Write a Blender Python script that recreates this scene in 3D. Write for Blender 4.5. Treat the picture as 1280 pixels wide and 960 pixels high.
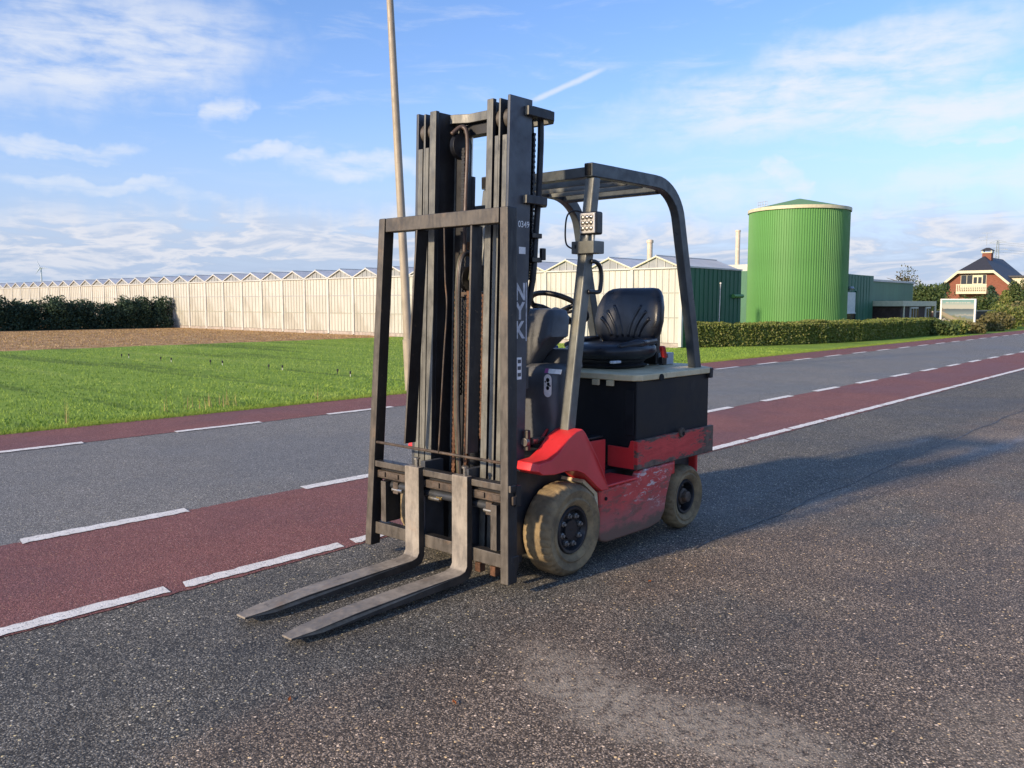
import bpy, bmesh, math, random
import numpy as np
from mathutils import Vector, Matrix
for o in list(bpy.data.objects): bpy.data.objects.remove(o)
random.seed(7); RNG = np.random.default_rng(7)
SC = bpy.context.scene
COL = SC.collection
rad = math.radians

# ------------------------------------------------------------------ camera
CAM_H = 1.38
cam = bpy.data.cameras.new('camera'); cam_ob = bpy.data.objects.new('camera', cam); COL.objects.link(cam_ob)
cam.sensor_width = 36.0; cam.lens = 36.0*1062/1280; cam.clip_start = 0.05; cam.clip_end = 9000
v1 = Vector((950, -99, 1062)).normalized(); v2 = Vector((-1198, -102, 1062))
v2 = (v2 - v1*v1.dot(v2)).normalized(); v3 = v1.cross(v2)
cright = Vector((v1.x, v2.x, v3.x)); cdown = Vector((v1.y, v2.y, v3.y)); cfwd = Vector((v1.z, v2.z, v3.z))
cam_ob.matrix_world = Matrix(((cright.x, -cdown.x, -cfwd.x, 0), (cright.y, -cdown.y, -cfwd.y, 0),
                              (cright.z, -cdown.z, -cfwd.z, CAM_H), (0, 0, 0, 1)))
SC.camera = cam_ob
# ------------------------------------------------------------------ sun, exposure
SUN_EL = 21.0; SUN_AZ = 170.5      # direction towards the sun, degrees from +X
sun = bpy.data.lights.new('sun', 'SUN'); sun.energy = 2.75; sun.angle = rad(2.6); sun.color = (1.0, 0.80, 0.56)
sun_ob = bpy.data.objects.new('sun', sun); COL.objects.link(sun_ob)
tosun = Vector((math.cos(rad(SUN_AZ))*math.cos(rad(SUN_EL)), math.sin(rad(SUN_AZ))*math.cos(rad(SUN_EL)), math.sin(rad(SUN_EL))))
sun_ob.rotation_euler = tosun.to_track_quat('Z', 'Y').to_euler()
SC.view_settings.view_transform = 'Standard'; SC.view_settings.look = 'None'
SC.view_settings.gamma = 1.0; SC.view_settings.exposure = 1.06; SC.view_settings.use_curve_mapping = False

# ------------------------------------------------------------------ node expression helper
class NT:
    def __init__(s, tree): s.t = tree
    def node(s, kind, **kw):
        n = s.t.nodes.new(kind)
        for k, v in kw.items(): setattr(n, k, v)
        return n
    def put(s, sock, v):
        if isinstance(v, X): s.t.links.new(v.s, sock)
        elif v is not None: sock.default_value = v
    def math(s, op, a, b=None, c=None, clamp=False):
        n = s.node('ShaderNodeMath', operation=op, use_clamp=clamp)
        s.put(n.inputs[0], a)
        if b is not None: s.put(n.inputs[1], b)
        if c is not None: s.put(n.inputs[2], c)
        return X(s, n.outputs[0])
    def mix(s, f, a, b, mode='MIX'):
        n = s.node('ShaderNodeMix', data_type='RGBA', blend_type=mode)
        s.put(n.inputs[0], f)
        for k, v in ((6, a), (7, b)):
            if isinstance(v, (tuple, list)) and len(v) == 3: v = (*v, 1)
            s.put(n.inputs[k], v)
        return X(s, n.outputs[2])
    def ss(s, a, lo, hi, tlo=0.0, thi=1.0):
        n = s.node('ShaderNodeMapRange', interpolation_type='SMOOTHSTEP')
        s.put(n.inputs[0], a); s.put(n.inputs[1], lo); s.put(n.inputs[2], hi)
        n.inputs[3].default_value = tlo; n.inputs[4].default_value = thi
        return X(s, n.outputs[0])
    def vec(s, x, y, z):
        n = s.node('ShaderNodeCombineXYZ')
        for i, v in enumerate((x, y, z)): s.put(n.inputs[i], v)
        return X(s, n.outputs[0])
    def sep(s, v):
        n = s.node('ShaderNodeSeparateXYZ'); s.put(n.inputs[0], v)
        return [X(s, o) for o in n.outputs]
    def mapping(s, v, scale=(1, 1, 1), loc=(0, 0, 0), rot=(0, 0, 0)):
        n = s.node('ShaderNodeMapping'); s.put(n.inputs[0], v)
        n.inputs[1].default_value = loc; n.inputs[2].default_value = rot; n.inputs[3].default_value = scale
        return X(s, n.outputs[0])
    def noise(s, v, scale=5.0, detail=3.0, rough=0.55, dist=0.0, color=False):
        n = s.node('ShaderNodeTexNoise'); s.put(n.inputs['Vector'], v)
        n.inputs['Scale'].default_value = scale; n.inputs['Detail'].default_value = detail
        n.inputs['Roughness'].default_value = rough; n.inputs['Distortion'].default_value = dist
        return X(s, n.outputs[1 if color else 0])
    def voro(s, v, scale, feature='F1', out='Color'):
        n = s.node('ShaderNodeTexVoronoi', feature=feature); s.put(n.inputs['Vector'], v)
        n.inputs['Scale'].default_value = scale
        return X(s, n.outputs[out])
    def wave(s, v, scale, dist=0.0, det=0.0, dirn='X', prof='SIN'):
        n = s.node('ShaderNodeTexWave', bands_direction=dirn, wave_profile=prof); s.put(n.inputs['Vector'], v)
        n.inputs['Scale'].default_value = scale; n.inputs['Distortion'].default_value = dist
        n.inputs['Detail'].default_value = det
        return X(s, n.outputs[1])
    def ramp(s, f, stops, interp='LINEAR'):
        n = s.node('ShaderNodeValToRGB'); s.put(n.inputs[0], f)
        cr = n.color_ramp; cr.interpolation = interp
        while len(cr.elements) < len(stops): cr.elements.new(0.5)
        for e, (p, c) in zip(cr.elements, stops):
            e.position = p
            e.color = (*c, 1) if len(c) == 3 else c
        return X(s, n.outputs[0])
    def coord(s, which='Object'):
        return X(s, s.node('ShaderNodeTexCoord').outputs[which])
    def bump(s, h, strength=0.3, dist=0.01, normal=None):
        n = s.node('ShaderNodeBump'); n.inputs['Strength'].default_value = strength
        n.inputs['Distance'].default_value = dist; s.put(n.inputs['Height'], h)
        if normal is not None: s.put(n.inputs['Normal'], normal)
        return X(s, n.outputs[0])
class X:
    def __init__(s, nt, sock): s.nt = nt; s.s = sock
    def __add__(s, o): return s.nt.math('ADD', s, o)
    __radd__ = __add__
    def __sub__(s, o): return s.nt.math('SUBTRACT', s, o)
    def __rsub__(s, o): return s.nt.math('SUBTRACT', o, s)
    def __mul__(s, o): return s.nt.math('MULTIPLY', s, o)
    __rmul__ = __mul__
    def __truediv__(s, o): return s.nt.math('DIVIDE', s, o)

# ------------------------------------------------------------------ world: sky with clouds
w = bpy.data.worlds.new('World'); SC.world = w; w.use_nodes = True
nt = w.node_tree; nt.nodes.clear(); N = NT(nt)
sky = N.node('ShaderNodeTexSky', sky_type='NISHITA'); sky.sun_disc = False
sky.sun_elevation = rad(SUN_EL); sky.sun_rotation = rad(90 - SUN_AZ); sky.altitude = 0
sky.air_density = 1.0; sky.dust_density = 0.6; sky.ozone_density = 2.0
SKY_STR = 0.138
def build_sky():
    d = N.coord('Generated'); x, y, z = N.sep(d)
    az = N.math('ARCTAN2', y, x)*57.2958
    el = N.math('ARCSINE', z)*57.2958
    cv = N.vec(az*0.1, el*0.1, 0.0)                     # angular coordinates, 1 unit = 10 degrees
    fibr = N.noise(N.mapping(cv, scale=(0.9, 4.5, 1), rot=(0, 0, rad(-12))), 1.6, 8, 0.62, 0.5)
    fine = N.noise(N.mapping(cv, scale=(1.0, 2.6, 1), loc=(3, 1, 0)), 3.2, 8, 0.6, 0.3)
    wob = N.noise(cv, 2.2, 4, 0.6); wob2 = N.noise(N.mapping(cv, loc=(7, 3, 0)), 2.2, 4, 0.6)
    azw = az + (wob - 0.5)*9.0; elw = el + (wob2 - 0.5)*3.6
    # thin high cirrus everywhere
    veil = N.ss(fibr, 0.50, 0.78)*N.ss(el, 4.0, 12.0)*0.30
    tot = veil
    #        az    el    rx   ry   tilt  strength
    blobs = [(67.0, 14.6, 10.5, 3.2, -8, 0.78), (71.0, 13.0, 6.0, 1.8, 0, 0.55), (60.2, 12.0, 1.9, 0.9, -25, 0.75),
             (69.5, 9.2, 4.2, 0.55, 3, 0.6), (66.5, 6.9, 6.0, 0.5, 2, 0.55), (57.2, 9.3, 2.4, 0.55, 0, 0.65),
             (51.8, 8.7, 4.6, 1.0, 0, 0.7), (21.5, 13.4, 12.5, 2.6, -10, 0.85), (15.0, 11.2, 8.5, 1.4, -4, 0.85),
             (30.0, 12.6, 7.0, 1.3, -12, 0.34), (12.0, 9.6, 5.5, 0.40, 0, 0.6), (24.3, 7.6, 2.2, 0.8, 25, 0.75),
             (31.0, 7.2, 8.0, 1.0, 0, 0.55), (12.5, 7.4, 7.5, 1.0, 0, 0.5),
             (110.0, 14.0, 16.0, 3.0, -6, 0.6), (-20.0, 13.0, 16.0, 3.0, -8, 0.6), (150, 10, 14, 2.0, 0, .5), (-70, 12, 18, 2.5, 5, .6)]
    for (a0, e0, rx, ry, tl, st) in blobs:
        c, s_ = math.cos(rad(tl)), math.sin(rad(tl))
        da = azw - a0; de = elw - e0
        p = (da*c + de*s_)/rx; q = (de*c - da*s_)/ry
        r = p*p + q*q
        tot = N.math('MAXIMUM', tot, N.ss(r, 1.6, 0.05)*st*N.ss(fibr*0.55 + fine*0.45, 0.30, 0.62))
    # contrail
    a0, e0, a1, e1 = 40.6, 12.95, 35.35, 15.05
    L = math.hypot(a1-a0, e1-e0); ux, uy = (a1-a0)/L, (e1-e0)/L
    da = az - a0; de = el - e0
    p = da*ux + de*uy; q = N.math('ABSOLUTE', de*ux - da*uy + (fine - 0.5)*0.35)
    trail = N.ss(q, 0.26, 0.02)*N.ss(p, -0.2, 0.8)*N.ss(p, L+0.6, L-1.5)*0.6
    tot = N.math('MAXIMUM', tot, trail)
    tot = N.math('MINIMUM', tot, 1.0)
    # low cloud bank near the horizon, all round
    bankn = N.noise(N.mapping(cv, scale=(0.8, 3.4, 1), loc=(1.3, 0.4, 0)), 2.0, 7, 0.58, 0.4)
    top = 5.6 + (N.noise(N.mapping(cv, scale=(1, 0, 1)), 2.3, 4, 0.55) - 0.5)*7.0
    bank = N.ss(el - top, 1.2, -1.6)*N.ss(bankn, 0.30, 0.52)*0.92
    rim = N.ss(bankn, 0.42, 0.52)*N.ss(bankn, 0.62, 0.50)      # brighter torn edges
    basis = X(N, sky.outputs[0])
    base = N.mix(N.ss(el, 0.0, 26.0), N.mix(1.0, basis, (0.62, 0.61, 0.76), 'MULTIPLY'), N.mix(1.0, basis, (0.53, 0.64, 0.84), 'MULTIPLY'))
    k = 1.0
    base = N.mix(N.ss(el, 13.0, 0.5)*0.8, base, (1.55, 1.98, 2.90))
    col = N.mix(tot, base, (3.05*k, 3.15*k, 3.35*k))
    bankcol = N.mix(N.ss(el, 1.0, 7.0), (1.55*k, 1.95*k, 2.65*k), (2.15*k, 2.4*k, 2.95*k))
    bankcol = N.mix(rim*0.75, bankcol, (3.15*k, 3.1*k, 3.2*k))
    col = N.mix(bank, col, bankcol)
    haze = N.ss(el, 3.5, 0.0)*0.55
    col = N.mix(haze, col, (1.55*k, 2.0*k, 2.75*k))
    bg = N.node('ShaderNodeBackground'); bg.inputs[1].default_value = SKY_STR
    N.put(bg.inputs[0], col)
    out = N.node('ShaderNodeOutputWorld'); nt.links.new(bg.outputs[0], out.inputs[0])
build_sky()

# ------------------------------------------------------------------ materials
MATS = {}
def newmat(name):
    m = bpy.data.materials.new(name); m.use_nodes = True; MATS[name] = m
    m.node_tree.nodes.clear(); n = NT(m.node_tree)
    b = n.node('ShaderNodeBsdfPrincipled'); o = n.node('ShaderNodeOutputMaterial')
    m.node_tree.links.new(b.outputs[0], o.inputs[0])
    return m, n, b
def simple(name, col, rough=0.5, metal=0.0, var=0.25, vscale=6.0, bump=0.0, bscale=60.0, dirt=None, dirt_amt=0.5, dscale=4.0, spec=None, rvar=0.15):
    m, n, b = newmat(name); c = n.coord('Object')
    nz = n.noise(c, vscale, 5, 0.6)
    lo = tuple(v*(1-var) for v in col); hi = tuple(min(1, v*(1+var)) for v in col)
    cc = n.mix(n.ss(nz, 0.3, 0.7), lo, hi)
    if dirt is not None:
        dm = n.ss(n.noise(n.mapping(c, loc=(5, 2, 1)), dscale, 7, 0.65), 0.66 - 0.3*dirt_amt, 0.80)
        cc = n.mix(dm, cc, dirt)
    n.put(b.inputs['Base Color'], cc)
    n.put(b.inputs['Roughness'], n.ss(n.noise(c, vscale*2.3, 4, 0.6), 0.2, 0.8, max(0.05, rough-rvar), min(1, rough+rvar)))
    b.inputs['Metallic'].default_value = metal
    if spec is not None: b.inputs['Specular IOR Level'].default_value = spec
    if bump: n.put(b.inputs['Normal'], n.bump(n.noise(c, bscale, 4, 0.6), bump, 0.004))
    return m

def asphalt(name, chip, dark, mid, light, bright, tint=None, tintamt=0.0, patch=0.25, rough=0.75, special=False, red=False):
    m, n, b = newmat(name); c = n.coord('Object')
    v1_ = n.voro(c, chip); dist1 = n.voro(c, chip, out='Distance')
    r1, g1, b1 = n.sep(v1_)
    v2_ = n.voro(n.mapping(c, loc=(3.1, 1.7, 0)), chip*0.42); dist2 = n.voro(n.mapping(c, loc=(3.1, 1.7, 0)), chip*0.42, out='Distance')
    r2, g2, b2 = n.sep(v2_)
    col = n.ramp(r1, [(0.0, dark), (0.40, tuple(0.4*p+0.6*q for p, q in zip(dark, mid))), (0.66, mid), (0.90, light), (1.0, light)])
    binder = n.ss(dist1, 0.30, 0.62)
    col = n.mix(binder*0.55, col, tuple(v*0.45 for v in dark))
    big = n.ss(r2, 0.90, 0.95)*n.ss(dist2, 0.42, 0.24)
    warm = n.mix(n.ss(g2, 0.4, 0.6), bright, (bright[0]*0.95, bright[1]*0.86, bright[2]*0.58))
    col = n.mix(big*0.9, col, warm)
    small = n.ss(g1, 0.955, 0.97)*n.ss(dist1, 0.45, 0.3)
    col = n.mix(small*0.85, col, bright)
    # large-scale wear
    lp = n.noise(c, 0.55, 5, 0.62); mp = n.noise(n.mapping(c, loc=(4, 9, 0)), 2.6, 6, 0.65)
    f = n.ss(lp*0.6 + mp*0.4, 0.32, 0.68, 1-patch, 1+patch)
    col = n.mix(1.0, col, n.vec(f, f, f), 'MULTIPLY')
    rgh = n.ss(lp, 0.35, 0.65, rough-0.10, rough+0.1)
    if special:
        x, y, z = n.sep(c)
        wn = n.noise(n.mapping(c, loc=(1, 5, 0)), 1.1, 6, 0.7)
        # brownish soiled ground towards the near side of the apron
        br = n.ss(y + (wn-0.5)*1.6, 2.6, 2.1)*n.ss(n.noise(n.mapping(c, loc=(8, 2, 0)), 0.7, 5, 0.6), 0.24, 0.5)
        col = n.mix(br*0.85, col, n.mix(1.0, col, (1.50, 1.22, 1.05), 'MULTIPLY'))
        # pale dust patch on the ground
        for (px, py, rx, ry, rt, amt) in ((2.38, 1.42, 0.24, 0.62, 12, 1.0), (2.45, 1.90, 0.24, 0.36, -20, 0.8), (3.0, 0.3, 0.6, 0.5, 0, .4), (6.3, 0.9, 0.9, 0.35, 0, 0.35), (9.5, 2.1, 1.2, 0.3, -8, 0.4)):
            ca, sa = math.cos(rad(rt)), math.sin(rad(rt))
            dx = x - px; dy = y - py
            p = (dx*ca + dy*sa)/rx; q = (dy*ca - dx*sa)/ry
            r = p*p + q*q + (wn - 0.5)*2.4 + (mp-0.5)*1.6
            dm = n.ss(r, 1.2, 0.1)*n.ss(n.noise(c, 22, 7, 0.75)*0.7 + n.noise(c, 95, 3, 0.6)*0.3, 0.40, 0.56)*amt
            col = n.mix(dm, col, n.mix(0.7, col, (0.40, 0.335, 0.25)))
        st = n.ss(n.noise(n.mapping(c, loc=(12, 3, 0)), 1.7, 6, 0.68), 0.60, 0.70)
        col = n.mix(st*0.55, col, n.mix(1.0, col, (0.55, 0.55, 0.56), 'MULTIPLY'))
        lt = n.ss(n.noise(n.mapping(c, loc=(2, 13, 0)), 1.1, 7, 0.7), 0.56, 0.70)
        col = n.mix(lt*0.5, col, n.mix(1.0, col, (1.5, 1.42, 1.28), 'MULTIPLY'))
        # dark damp streaks to the right
        wet = n.ss(n.noise(n.mapping(c, scale=(0.35, 1.6, 1), loc=(2, 0, 0)), 0.9, 5, 0.62), 0.52, 0.68)*n.ss(x, 3.5, 7.0)*n.ss(y, 3.4, 2.4)
        col = n.mix(wet*0.45, col, n.mix(1.0, col, (0.62, 0.66, 0.74), 'MULTIPLY'))
        rgh = n.mix(wet, rgh, (0.42, 0.42, 0.42))
    n.put(b.inputs['Base Color'], col); n.put(b.inputs['Roughness'], rgh); b.inputs['Specular IOR Level'].default_value = 0.36
    h = (1.0 - dist1)*0.6 + (1.0 - dist2)*0.4 + n.noise(c, 18, 4, 0.6)*0.5
    n.put(b.inputs['Normal'], n.bump(h, 0.55, 0.006))
    return m
asphalt('apron_asphalt', 172, (0.034, 0.031, 0.025), (0.155, 0.143, 0.119), (0.38, 0.345, 0.28), (0.86, 0.78, 0.62), special=True, patch=0.26)
asphalt('road_asphalt', 190, (0.090, 0.085, 0.075), (0.275, 0.262, 0.232), (0.52, 0.495, 0.44), (0.78, 0.74, 0.66), patch=0.12, rough=0.7)
asphalt('red_asphalt', 190, (0.140, 0.052, 0.043), (0.315, 0.122, 0.102), (0.44, 0.20, 0.17), (0.52, 0.33, 0.28), patch=0.16, rough=0.75)
def paint_white():
    m, n, b = newmat('road_paint'); c = n.coord('Object')
    v = n.voro(c, 150); r, g, bb = n.sep(v); d = n.voro(c, 150, out='Distance')
    f = n.noise(c, 9, 6, 0.7)
    col = n.mix(n.ss(f, 0.35, 0.7), (0.74, 0.70, 0.63), (0.88, 0.85, 0.78))
    worn = n.ss(r*0.5 + n.noise(c, 30, 4, 0.6)*0.7, 0.76, 0.86)
    col = n.mix(worn*0.7, col, (0.17, 0.16, 0.15))
    n.put(b.inputs['Base Color'], col); b.inputs['Roughness'].default_value = 0.65
    n.put(b.inputs['Normal'], n.bump(1.0-d, 0.45, 0.004))
paint_white()
simple('tar_joint', (0.018, 0.018, 0.02), 0.5, var=0.4)

def ground_mat():
    m, n, b = newmat('field_ground'); c = n.coord('Object'); x, y, z = n.sep(c)
    fine = n.noise(c, 26, 6, 0.7); mid = n.noise(c, 3.0, 5, 0.65); big = n.noise(c, 0.35, 4, 0.6)
    rows = n.noise(n.mapping(c, scale=(1.15, 0.085, 1), loc=(0, 3, 0), rot=(0, 0, rad(4))), 1.0, 5, 0.6)
    g = n.ramp(n.ss(fine*0.5 + mid*0.5, 0.3, 0.7), [(0.0, (0.130, 0.215, 0.028)), (0.5, (0.205, 0.315, 0.042)), (1.0, (0.28, 0.375, 0.07))])
    g = n.mix(n.ss(rows, 0.53, 0.63)*0.62, g, (0.075, 0.120, 0.026))
    g = n.mix(n.ss(rows, 0.44, 0.34)*0.45, g, (0.29, 0.37, 0.085))
    g = n.mix(n.ss(mid*0.6+big*0.4, 0.60, 0.72)*0.35, g, (0.16, 0.15, 0.06))
    br = n.ramp(n.ss(n.noise(n.mapping(c, scale=(1.5, .35, 1)), 2.2, 7, 0.7), 0.3, 0.7), [(0.0, (0.21, 0.118, 0.052)), (0.5, (0.40, 0.245, 0.115)), (1.0, (0.52, 0.35, 0.18))])
    br = n.mix(n.ss(mid, 0.60, 0.7)*0.4, br, (0.12, 0.13, 0.05))
    msk = n.ss(y + (n.noise(c, 0.8, 4, 0.6)-0.5)*1.3, 27.6, 28.0)*n.ss(x, 24.6, 24.2)
    col = n.mix(msk, g, br)
    n.put(b.inputs['Base Color'], col); b.inputs['Roughness'].default_value = 0.9
    b.inputs['Specular IOR Level'].default_value = 0.15
    n.put(b.inputs['Normal'], n.bump(fine + rows*2.0 + n.noise(c, 60, 4, 0.6)*0.4, 0.5, 0.03))
ground_mat()
def leafmat(name, cols, scale=3.0, rough=0.6, trans=0.25, bscale=1.0):
    m, n, b = newmat(name); c = n.coord('Object')
    g = n.node('ShaderNodeNewGeometry'); rp = X(n, g.outputs['Random Per Island'])
    f = rp*0.65 + n.noise(c, scale, 3, 0.6)*0.35
    col = n.ramp(f, [(i/(len(cols)-1)*0.8+0.1, cc) for i, cc in enumerate(cols)])
    n.put(b.inputs['Base Color'], col); b.inputs['Roughness'].default_value = rough
    b.inputs['Specular IOR Level'].default_value = 0.25
    tr = n.node('ShaderNodeBsdfTranslucent'); n.put(tr.inputs[0], n.mix(1.0, col, (1.3, 1.4, 0.7), 'MULTIPLY'))
    mx = n.node('ShaderNodeMixShader'); mx.inputs[0].default_value = trans
    out = [q for q in m.node_tree.nodes if q.type == 'OUTPUT_MATERIAL'][0]
    m.node_tree.links.new(b.outputs[0], mx.inputs[1]); m.node_tree.links.new(tr.outputs[0], mx.inputs[2])
    m.node_tree.links.new(mx.outputs[0], out.inputs[0])
leafmat('verge_blade', [(0.14, 0.21, 0.028), (0.20, 0.295, 0.042), (0.27, 0.35, 0.06), (0.37, 0.39, 0.12)], 0.7)
def field_blade():
    m, n, b = newmat('grass_blade'); c = n.coord('Object')
    g = n.node('ShaderNodeNewGeometry'); rp = X(n, g.outputs['Random Per Island'])
    rows = n.noise(n.mapping(c, scale=(1.15, 0.085, 1), loc=(0, 3, 0), rot=(0, 0, rad(4))), 1.0, 5, 0.6)
    pt = n.noise(c, 0.9, 4, 0.6)
    f = rp*0.35 + n.ss(rows, 0.36, 0.64)*-0.55 + n.ss(pt, 0.3, 0.7)*0.35 + 0.45
    col = n.ramp(f, [(0.0, (0.130, 0.21, 0.028)), (0.35, (0.19, 0.295, 0.040)), (0.7, (0.25, 0.355, 0.052)), (1.0, (0.32, 0.395, 0.09))])
    n.put(b.inputs['Base Color'], col); b.inputs['Roughness'].default_value = 0.6; b.inputs['Specular IOR Level'].default_value = 0.25
field_blade()
leafmat('dry_grass', [(0.30, 0.18, 0.08), (0.44, 0.285, 0.14), (0.56, 0.42, 0.23)], 0.7)
leafmat('conifer_leaf', [(0.022, 0.046, 0.032), (0.044, 0.080, 0.050), (0.075, 0.115, 0.058)], 1.5, trans=0.1)
leafmat('hedge_leaf', [(0.095, 0.130, 0.030), (0.165, 0.205, 0.050), (0.24, 0.26, 0.075), (0.33, 0.29, 0.12)], 2.0)
leafmat('shrub_leaf', [(0.045, 0.078, 0.028), (0.085, 0.125, 0.040), (0.14, 0.16, 0.055)], 2.0)
leafmat('olive_leaf', [(0.10, 0.10, 0.035), (0.17, 0.15, 0.06), (0.24, 0.20, 0.10)], 2.0)
leafmat('autumn_leaf', [(0.04, 0.055, 0.02), (0.09, 0.085, 0.03), (0.22, 0.15, 0.05)], 2.0)
leafmat('litter_leaf', [(0.25, 0.06, 0.02), (0.40, 0.14, 0.04)], 9.0)
simple('bark', (0.10, 0.075, 0.055), 0.85, var=0.4, vscale=12)

# forklift materials
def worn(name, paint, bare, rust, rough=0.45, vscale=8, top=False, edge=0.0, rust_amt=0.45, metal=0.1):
    # sunlight painted in with wear: forward and fork-top faces brown steel, shaded rest dark
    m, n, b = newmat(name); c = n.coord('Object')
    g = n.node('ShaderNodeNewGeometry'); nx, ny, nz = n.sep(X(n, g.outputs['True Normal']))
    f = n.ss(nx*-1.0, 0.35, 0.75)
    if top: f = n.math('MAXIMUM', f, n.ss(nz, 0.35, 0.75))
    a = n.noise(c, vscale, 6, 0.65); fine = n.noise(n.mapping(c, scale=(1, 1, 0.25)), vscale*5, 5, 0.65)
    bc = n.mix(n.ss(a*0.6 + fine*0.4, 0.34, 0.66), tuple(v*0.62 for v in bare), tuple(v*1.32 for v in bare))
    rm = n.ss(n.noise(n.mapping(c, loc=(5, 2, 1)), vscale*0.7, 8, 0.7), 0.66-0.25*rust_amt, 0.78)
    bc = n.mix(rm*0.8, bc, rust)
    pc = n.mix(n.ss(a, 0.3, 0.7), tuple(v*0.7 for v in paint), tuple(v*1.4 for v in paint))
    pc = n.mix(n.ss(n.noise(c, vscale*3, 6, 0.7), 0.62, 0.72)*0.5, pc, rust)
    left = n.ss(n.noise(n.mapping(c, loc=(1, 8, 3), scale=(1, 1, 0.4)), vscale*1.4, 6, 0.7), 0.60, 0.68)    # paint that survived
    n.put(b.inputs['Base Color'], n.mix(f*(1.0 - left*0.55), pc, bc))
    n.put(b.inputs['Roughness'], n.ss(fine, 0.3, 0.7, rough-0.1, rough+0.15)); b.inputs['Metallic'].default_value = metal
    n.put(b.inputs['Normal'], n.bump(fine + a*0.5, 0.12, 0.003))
worn('worn_sunlit_black', (0.020, 0.019, 0.019), (0.098, 0.084, 0.068), (0.21, 0.14, 0.085))
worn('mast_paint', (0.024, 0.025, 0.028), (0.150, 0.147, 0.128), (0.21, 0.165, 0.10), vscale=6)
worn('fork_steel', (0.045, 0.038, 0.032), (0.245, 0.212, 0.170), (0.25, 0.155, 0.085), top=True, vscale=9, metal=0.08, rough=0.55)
simple('dark_paint', (0.035, 0.038, 0.043), 0.45, 0.1, var=0.3, vscale=8, bump=0.08, dirt=(0.10, 0.08, 0.06), dirt_amt=0.25)
simple('mast_side', (0.072, 0.078, 0.090), 0.42, 0.15, var=0.22, vscale=6, bump=0.06, dirt=(0.03, 0.03, 0.033), dirt_amt=0.4, dscale=5)
simple('rusty_steel', (0.075, 0.056, 0.042), 0.7, 0.1, var=0.5, vscale=14, bump=0.4, bscale=60, dirt=(0.24, 0.13, 0.065), dirt_amt=0.45, dscale=9)
simple('chain_rust', (0.11, 0.05, 0.024), 0.65, 0.3, var=0.5, vscale=30)
simple('bare_steel', (0.45, 0.42, 0.36), 0.3, 0.9, var=0.2)
simple('brass', (0.55, 0.38, 0.13), 0.35, 0.9, var=0.2)
simple('guard_paint', (0.048, 0.058, 0.064), 0.40, 0.1, var=0.22, vscale=7, bump=0.05, dirt=(0.13, 0.12, 0.10), dirt_amt=0.25)
simple('post_paint', (0.135, 0.140, 0.126), 0.42, 0.1, var=0.25, vscale=8, bump=0.06, dirt=(0.20, 0.18, 0.12), dirt_amt=0.5)
simple('cowl_plastic', (0.088, 0.092, 0.098), 0.48, 0.0, var=0.18, vscale=6, bump=0.06, bscale=150, dirt=(0.13, 0.12, 0.085), dirt_amt=0.28, dscale=3)
simple('black_plastic', (0.014, 0.014, 0.016), 0.38, 0.0, var=0.3)
simple('greasy_black', (0.014, 0.014, 0.016), 0.5, var=0.4, dirt=(0.035, 0.03, 0.026), dirt_amt=0.4)
simple('black_hole', (0.004, 0.004, 0.004), 0.9)
simple('hose_rubber', (0.018, 0.018, 0.02), 0.5, var=0.3, dirt=(0.06, 0.05, 0.04), dirt_amt=0.3)
simple('hose_brown', (0.085, 0.055, 0.040), 0.5, var=0.3)
simple('hose_olive', (0.075, 0.072, 0.045), 0.55, var=0.4)
simple('seat_vinyl', (0.016, 0.018, 0.024), 0.36, 0.0, var=0.2, vscale=4, bump=0.10, bscale=220)
simple('seat_fold', (0.012, 0.012, 0.014), 0.6, var=0.3, bump=0.3, bscale=25)
simple('rim_black', (0.018, 0.019, 0.022), 0.42, 0.2, var=0.4, dirt=(0.09, 0.075, 0.055), dirt_amt=0.35, dscale=12)
simple('nut_steel', (0.20, 0.185, 0.165), 0.5, 0.5, var=0.3)
simple('red_plastic', (0.50, 0.03, 0.025), 0.4, var=0.2)
simple('grey_box', (0.36, 0.40, 0.44), 0.45, var=0.12)
simple('blue_plastic', (0.06, 0.09, 0.22), 0.45)
simple('white_sticker', (0.85, 0.85, 0.82), 0.5, var=0.12, vscale=40)
simple('grey_sticker', (0.55, 0.56, 0.58), 0.5, var=0.25, vscale=40)
simple('purple_sticker', (0.42, 0.10, 0.30), 0.5, var=0.12)
simple('lamp_lens', (0.62, 0.60, 0.56), 0.22, 0.3, var=0.1, vscale=60)
def tyre_mat():
    m, n, b = newmat('tyre_rubber'); c = n.coord('Object')
    a = n.noise(c, 7, 6, 0.65); f = n.noise(c, 40, 5, 0.65)
    col = n.mix(n.ss(a, 0.35, 0.68), (0.155, 0.115, 0.064), (0.335, 0.245, 0.126))
    col = n.mix(n.ss(f, 0.55, 0.75)*0.5, col, (0.045, 0.038, 0.03))
    n.put(b.inputs['Base Color'], col); b.inputs['Roughness'].default_value = 0.85
    n.put(b.inputs['Normal'], n.bump(f + n.noise(c, 120, 3, 0.6)*0.4, 0.55, 0.006))
tyre_mat()
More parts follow.
